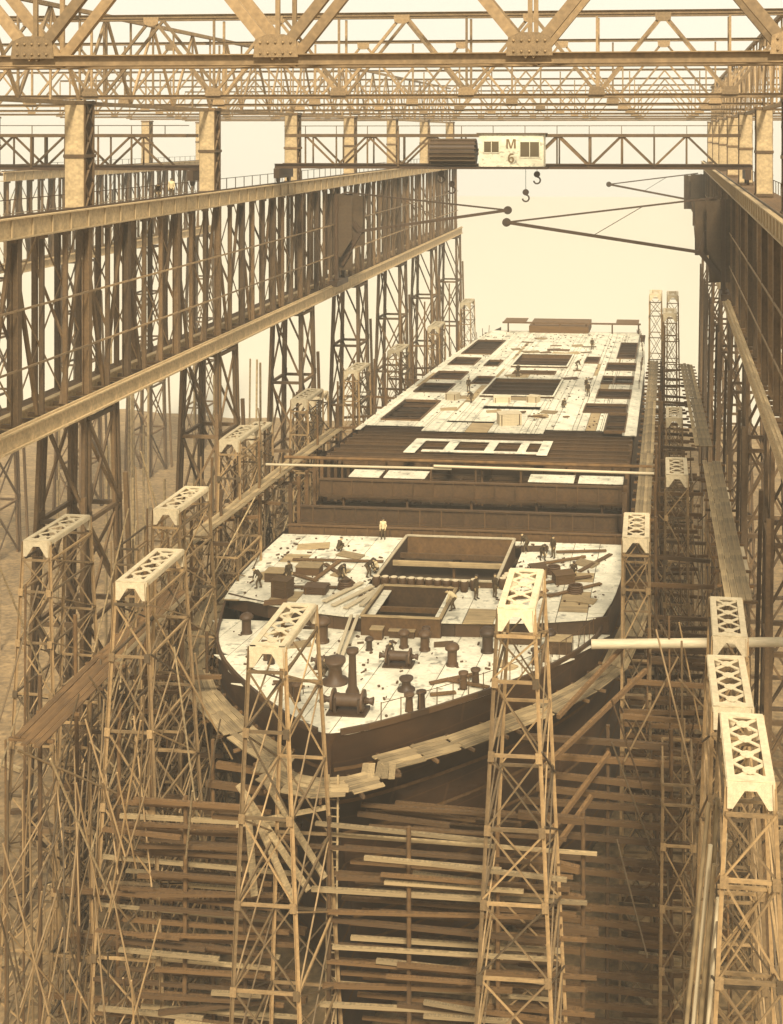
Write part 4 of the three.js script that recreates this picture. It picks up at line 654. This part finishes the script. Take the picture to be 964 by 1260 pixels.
const POSES = {
  stand: [J({ pelvis: [0, 0.95, 0], chest: [0, 1.3, 0.02], neck: [0, 1.5, 0.02], head: [0, 1.62, 0.04], crown: [0, 1.67, 0.03], lsh: [-0.18, 1.41, 0.02], rsh: [0.18, 1.41, 0.02], le: [-0.26, 1.14, 0], lw: [-0.24, 0.9, 0.08], re: [0.26, 1.14, 0], rw: [0.22, 0.92, 0.12], lhip: [-0.1, 0.9, 0], rhip: [0.1, 0.9, 0], lk: [-0.12, 0.49, 0.03], la: [-0.13, 0.09, 0], lt: [-0.15, 0.05, 0.16], rk: [0.13, 0.49, 0.05], ra: [0.15, 0.09, 0], rt: [0.18, 0.05, 0.16] }), W3(0, -0.1, 1)],
  bend: [J({ pelvis: [0, 0.93, -0.12], chest: [0, 1.16, 0.18], neck: [0, 1.26, 0.36], head: [0, 1.3, 0.48], crown: [0, 1.34, 0.51], lsh: [-0.18, 1.19, 0.28], rsh: [0.18, 1.19, 0.28], le: [-0.22, 0.92, 0.36], lw: [-0.16, 0.7, 0.46], re: [0.22, 0.92, 0.34], rw: [0.16, 0.68, 0.44], lhip: [-0.1, 0.88, -0.1], rhip: [0.1, 0.88, -0.1], lk: [-0.14, 0.48, 0.06], la: [-0.14, 0.09, -0.1], lt: [-0.15, 0.05, 0.06], rk: [0.14, 0.48, 0.12], ra: [0.16, 0.09, 0.1], rt: [0.18, 0.05, 0.26] }), W3(0, -0.5, 1)],
  crouch: [J({ pelvis: [0, 0.36, -0.1], chest: [0, 0.7, 0.06], neck: [0, 0.88, 0.14], head: [0, 0.98, 0.22], crown: [0, 1.03, 0.23], lsh: [-0.18, 0.8, 0.1], rsh: [0.18, 0.8, 0.1], le: [-0.24, 0.56, 0.22], lw: [-0.12, 0.42, 0.4], re: [0.24, 0.56, 0.22], rw: [0.12, 0.42, 0.4], lhip: [-0.1, 0.33, -0.08], rhip: [0.1, 0.33, -0.08], lk: [-0.16, 0.5, 0.3], la: [-0.15, 0.09, 0.06], lt: [-0.17, 0.05, 0.22], rk: [0.16, 0.47, 0.3], ra: [0.15, 0.09, 0.0], rt: [0.17, 0.05, 0.16] }), W3(0, -0.4, 1)],
};
const mPerson = new THREE.MeshStandardMaterial({ name: 'clothing and skin', vertexColors: true, roughness: 0.95 });
const geoCache = new Map(), gHat = lathe([[0, 0.085], [0.08, 0.08], [0.125, 0.045], [0.125, 0.02], [0.1, 0], [0, 0]], 14);
function person(pose, x, y, d, turn, label, light) {
  const key = pose + (light ? 1 : 0), [joints, face] = POSES[pose]; if (!geoCache.has(key)) geoCache.set(key, personGeo(joints, bonesOf(light ? shirt : coat), face));
  const t = thing('person', V(x, y, d), label, 'person', 'shipyard workers'); t.rotation.y = turn;
  part(t, 'body', geoCache.get(key), mPerson); const cap = part(t, 'cap', gHat, M.dark[0], joints.crown.clone().add(W3(0, 0.03, 0))); cap.rotation.x = face.y * -0.7; part(cap, 'peak', new THREE.BoxGeometry(0.16, 0.015, 0.09), M.dark[1], W3(0, 0.015, 0.14));
}
const onA = (x, d) => deckA(d) + 0.02, onF = (x, d) => deckF(d) + 0.02, onU = (x, d) => deckU(d) + 0.02;
person('bend', SX - 11.8, onA(0, 86.6), 86.6, -1.9, 'worker in dark clothes bending at the port edge of the raised foredeck');
person('stand', SX - 9.9, onA(0, 87.6), 87.6, 0.6, 'worker standing by the box near the port edge of the raised foredeck');
person('bend', SX - 4.5, onA(0, 90), 90, 1.4, 'worker in dark coat stooping at the port corner of the big foredeck hatch');
person('crouch', SX - 4.2, onA(0, 91.2), 91.2, -1.2, 'worker in a pale shirt crouching beside the stooping man at the big hatch', true);
person('bend', SX + 3.1, onA(0, 83.6), 83.6, -1.5, 'worker in a pale shirt bending over the corner of the small forward hatch', true);
person('stand', SX + 5.6, onA(0, 86.4), 86.4, 2.4, 'worker in a dark coat standing behind the row of kegs');
person('stand', SX + 6.6, onA(0, 86.9), 86.9, 2.0, 'second worker in a dark coat at the starboard end of the kegs');
person('bend', SX + 8.1, onA(0, 95.6), 95.6, 0.5, 'worker bending beside the starboard corner of the big foredeck hatch');
person('stand', SX + 8.9, onA(0, 96.4), 96.4, -0.7, 'worker with dark cap standing beside the bending man at the starboard corner');
person('stand', SX - 5.7, onA(0, 99.9), 99.9, 0, 'worker in a pale shirt standing at the after edge of the foredeck plating', true);
person('crouch', SX + 0.2, onF(0, 75.8), 76.2, 1.0, 'worker crouching behind the winch on the forecastle');
person('crouch', SX - 3.0, onF(0, 72.6), 72.3, 2.0, 'worker crouching beside the small winch ahead of the capstan');
person('stand', SX - 6.6, onU(0, 149.6), 149.6, 0.4, 'worker standing beside the main hatch of the upper deck, port side');
person('stand', SX + 8.4, onU(0, 148), 148, -0.5, 'worker standing beside the main hatch of the upper deck, starboard side');
person('stand', SX + 7.9, onU(0, 151.5), 151.5, 0.9, 'second worker a few steps behind the man on the starboard side of the main hatch');
person('stand', SX + 6.2, onU(0, 192), 192, 0.2, 'lone worker near the after end of the upper deck');
person('bend', SX - 6.3, onA(0, 88.8), 88.8, 0.8, 'worker stooping over the boards on the port foredeck');
person('crouch', SX - 8.4, onA(0, 96), 96, 2.4, 'worker crouching on the bare plating behind the boards on the port foredeck');
person('bend', SX + 6.6, onA(0, 97.6), 97.6, -2.2, 'worker stooping at the after starboard corner of the big hatch');
person('crouch', SX + 10.8, onA(0, 92.2), 92.2, 0.3, 'worker crouching by the rope coil on the starboard foredeck');
person('stand', SX + 4.3, onA(0, 86.0), 86.0, 1.1, 'worker standing at the port end of the pair behind the kegs');
person('bend', SX - 5.0, onU(0, 141.8), 142, -0.8, 'worker bending before the boxes on the upper deck');
person('crouch', SX + 6.0, onU(0, 140), 140, 0.8, 'worker crouching beside the narrow slot on the upper deck');
person('stand', SX - 2.0, onU(0, 162.6), 162.6, 0.1, 'worker standing between the two hatches of the upper deck');
person('bend', SX + 5.4, onU(0, 170), 170, 1.9, 'worker bending at the corner of the after hatch');
person('bend', XL - 2.1, Y_RAIL - 0.42, 100, 0.6, 'worker bending on the walkway of the port runway between two roof columns');
person('stand', XL - 1.9, Y_RAIL - 0.42, 102.5, 0.2, 'worker in a pale shirt standing on the walkway of the port runway', true);

// ---------------------------------------------------------------- loose things on the decks
{
  const gKeg = lathe([[0, 0], [0.26, 0], [0.31, 0.2], [0.33, 0.4], [0.31, 0.6], [0.27, 0.78], [0.24, 0.78], [0.24, 0.74], [0, 0.74]], 12), proto = new THREE.Group();
  proto.name = 'keg'; part(proto, 'staves', gKeg, M.dark[2]); part(proto, 'lid', new THREE.CylinderGeometry(0.25, 0.25, 0.04, 12), M.cap[2], W3(0, 0.775, 0)); for (const y of [0.18, 0.6]) part(proto, 'hoop', new THREE.TorusGeometry(0.315, 0.015, 4, 14).rotateX(Math.PI / 2), M.rust[1], W3(0, y, 0));
  tag(proto, 'small dark keg with a pale lid in the row along the big foredeck hatch', 'keg', 'row of kegs on the foredeck');
  for (let i = 0; i < 15; i++) { const x = -3.4 + i * 0.66, d = i < 11 ? 88.0 - 0.04 * i : 88.0 + (i - 11) * 0.55; copy(proto, SP(i < 12 ? x : 5.9 + (i - 12) * 0.1, onA(0, d), d)).rotation.y = rr(0, 6); }
  // crates, coils, boards
  const sheet = (x, d, yf, w, e, a, m, label) => { const o = shadow(new THREE.Mesh(BOX, m)); o.name = numbered('loose_plate'); o.position.copy(SP(x, yf(0, d) + 0.09, d)); o.rotation.set(0.05, a, 0.02); o.scale.set(w, 0.06, e); scene.add(o); tag(o, label, 'plate', 'loose plates on the decks'); };
  for (const [x, d, w, e, a] of [[-10.8, 97, 2.6, 1.2, 0.2], [-7.2, 95, 2.2, 1.0, -0.4], [-12.2, 89.6, 1.4, 1.1, 0.5], [-6.8, 90.6, 1.5, 0.8, 1.1], [-9.6, 83.6, 1.6, 0.8, 0.2]]) sheet(x, d, onA, w, e, a, pick([...M.rust, ...M.plank]), 'loose plate lying on the port foredeck');
  for (const [x, d, w, e, a] of [[7.2, 98.4, 2.2, 1.1, 0.1], [11.6, 95, 1.8, 1.2, -0.5], [8.4, 88, 1.7, 0.9, 0.6], [12.2, 86.4, 1.3, 0.9, -0.3], [6.9, 84.2, 1.6, 0.8, 0.2]]) sheet(x, d, onA, w, e, a, pick([...M.rust, ...M.plank]), 'loose plate lying on the starboard foredeck');
  for (const [x, d, w, e, a] of [[-6.2, 78, 1.6, 0.9, 0.4], [7.8, 75.6, 1.5, 0.8, -0.6], [3.2, 79.4, 1.3, 0.7, 0.2], [-8.2, 80.4, 1.4, 0.7, -0.2]]) sheet(x, d, onF, w, e, a, pick([...M.rust, ...M.plank]), 'loose plate lying on the forecastle');
  for (let i = 0; i < 18; i++) { const x = rr(-7, 8), d = pick([132.5, 134.5, 136.6, 145, 161.6, 163, 169, 187, 190, 196, 204]) + rr(-0.5, 0.5); if (holesU.some((h) => x > h[0] - 1 && x < h[1] + 1 && d > h[2] - 0.8 && d < h[3] + 0.8)) continue; sheet(x, d, onU, rr(1, 2.6), rr(0.8, 1.6), rr(-0.5, 0.5), pick([...M.rust, ...M.plank]), 'loose plate lying on the upper deck'); }
  const crate = (x, d, y, w, h, e, label, m) => { const t = thing('crate', SP(x, y, d), label, 'crate', 'crates and boxes on the decks'); t.rotation.y = rr(-0.4, 0.4); for (let k = 0; k < 4; k++) { part(t, 'slat', new THREE.BoxGeometry(w, h / 4 - 0.02, e), m, W3(0, h * (k + 0.5) / 4, 0)); } for (const s of [-1, 1]) part(t, 'batten', new THREE.BoxGeometry(0.09, h, e + 0.06), pick(M.old), W3(s * w * 0.4, h / 2, 0)); part(t, 'lid', new THREE.BoxGeometry(w + 0.06, 0.05, e + 0.1), m, W3(0, h + 0.03, 0)); };
  crate(1.1, 129.4, onU(0, 129.4), 2.4, 1.2, 1.6, 'large pale tool chest standing at the front of the upper deck', M.cap[1]);
  crate(-7.6, 144, onU(0, 144), 1.4, 0.7, 1.2, 'pale box before the worker on the port side of the upper deck', M.cap[0]);
  crate(-1.5, 143, onU(0, 143), 2.0, 0.6, 1.2, 'pale low box just ahead of the main hatch of the upper deck', M.cap[2]);
  crate(2.2, 143.4, onU(0, 143.4), 1.3, 0.7, 1.1, 'pale box at the starboard corner ahead of the main hatch', M.cap[1]);
  crate(-9.6, 85.2, onA(0, 85.2), 1.3, 1.2, 1.0, 'dark rivet box by the worker at the port edge of the foredeck', M.old[0]);
  crate(10.2, 90.5, onA(0, 90.5), 1.5, 0.7, 1.1, 'dark box among planks on the starboard foredeck', M.old[1]);
  crate(8.2, 91.6, onA(0, 91.6), 1.2, 0.8, 1.0, 'dark box beside the rope coil on the starboard foredeck', M.old[0]);
  crate(-7.4, 86.2, onA(0, 86.2), 1.6, 0.5, 1.0, 'low dark tray of rivets on the port foredeck', M.dark[2]);
  const coil = (x, d, label) => { const t = thing('rope_coil', SP(x, onA(0, d), d), label, 'rope coil', 'rope coils on the foredeck'); for (let k = 0; k < 4; k++) part(t, 'turn', new THREE.TorusGeometry(0.55 - 0.03 * k, 0.075, 6, 22).rotateX(Math.PI / 2), M.dark[2], W3(0.02 * k, 0.075 + k * 0.13, 0)); };
  coil(9.2, 92.6, 'rope coil beside the dark box on the starboard foredeck'); coil(11.2, 88.4, 'rope coil near the starboard edge of the foredeck'); coil(-5.6, 87.4, 'rope coil ahead of the stooping man on the port foredeck');
  const board = (x0, d0, x1, d1, yf, label, m, w = 0.3) => soloBar('loose_board', SP(x0, yf(0, d0) + 0.08 + rr(0, 0.06), d0), SP(x1, yf(0, d1) + 0.09 + rr(0, 0.06), d1), w, 0.09, m, label, 'board', 'loose boards on the decks');
  for (const [a, b, c, e] of [[-12, 91, -8, 88.4], [-8.6, 92.6, -5.2, 88.2], [-10.5, 86.8, -6.2, 87.2], [-11.4, 93.4, -4.2, 93.6], [-8.3, 88.6, -7.6, 93.4]]) board(a, b, c, e, onA, 'loose dark board on the port foredeck', pick(M.old), 0.34);
  for (const [a, b, c, e] of [[7.2, 93.8, 11.4, 96.6], [8, 89.4, 12.2, 91.8], [9.4, 87, 13, 90.2], [7, 86.4, 10.2, 87.4], [11.2, 93, 13.4, 97.6], [9, 97.6, 13, 98.4]]) board(a, b, c, e, onA, 'loose dark board on the starboard foredeck', pick(M.old), 0.34);
  for (const [a, b, c, e] of [[-3.4, 83.6, -2.9, 88], [-5.4, 83.4, -3.6, 87.6], [-4.4, 83, -3.2, 86.8], [-6.2, 84, -4.6, 88.4]]) board(a, b, c, e, onA, 'pale plank laid beside the small forward hatch', pick(M.cap), 0.4);
  for (const [a, b, c, e] of [[4.6, 72.4, 7.4, 71.2], [3.8, 71.6, 6.2, 73.6], [-5.2, 70.6, -3.4, 69.8], [4.2, 69.6, 5.6, 70.2]]) board(a, b, c, e, onF, 'loose dark board on the forecastle deck', pick(M.old));
  for (let i = 0; i < 16; i++) { const x = rr(-7, 8), d = pick([133, 134.5, 136, 143, 161, 162.5, 168.6, 186, 188, 195, 200, 205]) + rr(-0.6, 0.6), a = rr(-2.5, 2.5); if (Math.abs(d - 143) < 1.5) continue; board(x, d, x + a, d + rr(-0.7, 0.7), onU, 'loose dark timber lying on the upper deck', pick(M.old), 0.35); }
  const scrap = (n, x0, x1, d0, d1, yf, ok, label) => { const list = []; for (let i = 0; i < n; i++) { const x = rr(x0, x1), d = rr(d0, d1); if (!ok(x, d)) continue; const a = rr(0, 6.28), l = rr(0.04, 0.3) * rr(0.3, 1), c = SP(x, yf(0, d) + 0.05, d), e = W3(Math.cos(a) * l, 0, Math.sin(a) * l); list.push([c.clone().sub(e), c.clone().add(e), rr(0.04, 0.14), rr(0.04, 0.12)]); } const o = shadow(new THREE.Mesh(barGeo(list), M.dark[2])); o.name = numbered('deck_scrap'); o.userData.kind = 'stuff'; tag(o, label); scene.add(o); };
  scrap(150, -12, 12, 66, 80.5, onF, (x, d) => Math.abs(x) < halfB(d - 63) - 1, 'small dark scrap and rivets strewn on the forecastle');
  scrap(210, -13.4, 13.4, 84.5, 100, onA, (x, d) => !(x > -4 && x < 5.8 && d > 88) && !(Math.abs(x) < 3.2 && d < 88) && Math.abs(x) < halfB(d - 63) - 0.6, 'small dark scrap and offcuts strewn on the raised foredeck');
  scrap(420, -13, 13, 128, 212, onU, (x, d) => !holesU.some((h) => x > h[0] - 0.5 && x < h[1] + 0.5 && d > h[2] - 0.5 && d < h[3] + 0.5), 'small dark scrap and offcuts strewn on the upper deck');
  // two pale planks leaning from the raised deck onto the forecastle
  for (const q of [0, 0.45]) soloBar('leaning_plank', SP(-3.6 + q, deckA(82) + 0.15, 81.6), SP(-2.6 + q * 0.6, deckF(73) + 0.08, 73.2), 0.22, 0.09, M.cap[0], 'pale plank leaning from the raised deck edge down to the forecastle', 'plank', 'pair of leaning planks on the forecastle');
}
// raking poles that tie the steel towers together
for (let i = 0; i < 150; i++) {
  const d = rr(58, 112), x = rr(-39, d > 70 ? -33 : -24), y = rr(-52, -33), up = rr(4, 11), dx = rr(-3.5, 3.5), dd = rr(-7, 7);
  solo('raking_pole', [x, y, d], [x + dx, y + up, d + dd], 0.11, 0.11, pick(i % 3 ? M.stage : M.plank), 'thin raking pole bracing the towers off the port bow', 'pole', 'raking poles of the port staging', ROD);
}
for (let i = 0; i < 90; i++) {
  const d = rr(54, 66), x = rr(-34, -25), y = rr(-53, -34), up = rr(4, 9), dx = rr(-2.5, 2.5);
  solo('brace_pole', [x, y, d], [x + dx, y + up, d + rr(-4, 4)], 0.09, 0.09, pick(M.stage), 'slender brace pole crossing between the gangway towers', 'pole', 'slender brace poles at the plank gangway', ROD);
}
for (let i = 0; i < 90; i++) {
  const d = rr(64, 116), x = rr(-2.6, 5), y = rr(-50, -34), up = rr(3, 8), dx = Math.max(-2.8 - x, rr(-5, 5));
  solo('raking_pole', [x, y, d], [Math.min(6, x + dx), y + up, d + rr(-3, 4)], 0.11, 0.11, pick(i % 3 ? M.stage : M.old), 'thin raking pole bracing the towers off the starboard bow', 'pole', 'raking poles of the starboard staging', ROD);
}
for (let i = 0; i < 6; i++) solo('leaning_pole', [-1.4 + i * 0.42, groundY(47) - 0.05, 46 + rr(-1, 1)], [1.6 + i * 0.1 + rr(-0.1, 0.1), -24.6 - rr(0, 4), 45.6 + rr(-0.6, 0.6)], 0.17, 0.17, pick(i % 2 ? M.cap : M.plank), 'long pale pole leaning against the first tower of the outer starboard row', 'pole', 'poles leaning on the outer starboard row', ROD);
// baulks and offcuts lying on the slip beside the hull
for (let i = 0; i < 130; i++) {
  const left = i % 4 !== 0, x = left ? rr(-60, -31) : rr(-1, 9), d = rr(74, 150), a = rr(0, 3.14), l = rr(1.5, 4.5), y = groundY(d) + 0.32;
  soloBar('timber_baulk', V(x, y, d), V(x + Math.cos(a) * l, groundY(d + Math.sin(a) * l) + 0.36, d + Math.sin(a) * l), 0.34, 0.32, pick(i % 2 ? M.old : M.plank), left ? 'timber baulk lying on the earth on the port side of the slip' : 'timber baulk lying on the earth on the starboard side of the slip', 'baulk', 'timber baulks on the slip');
}
renderer.render(scene, camera);
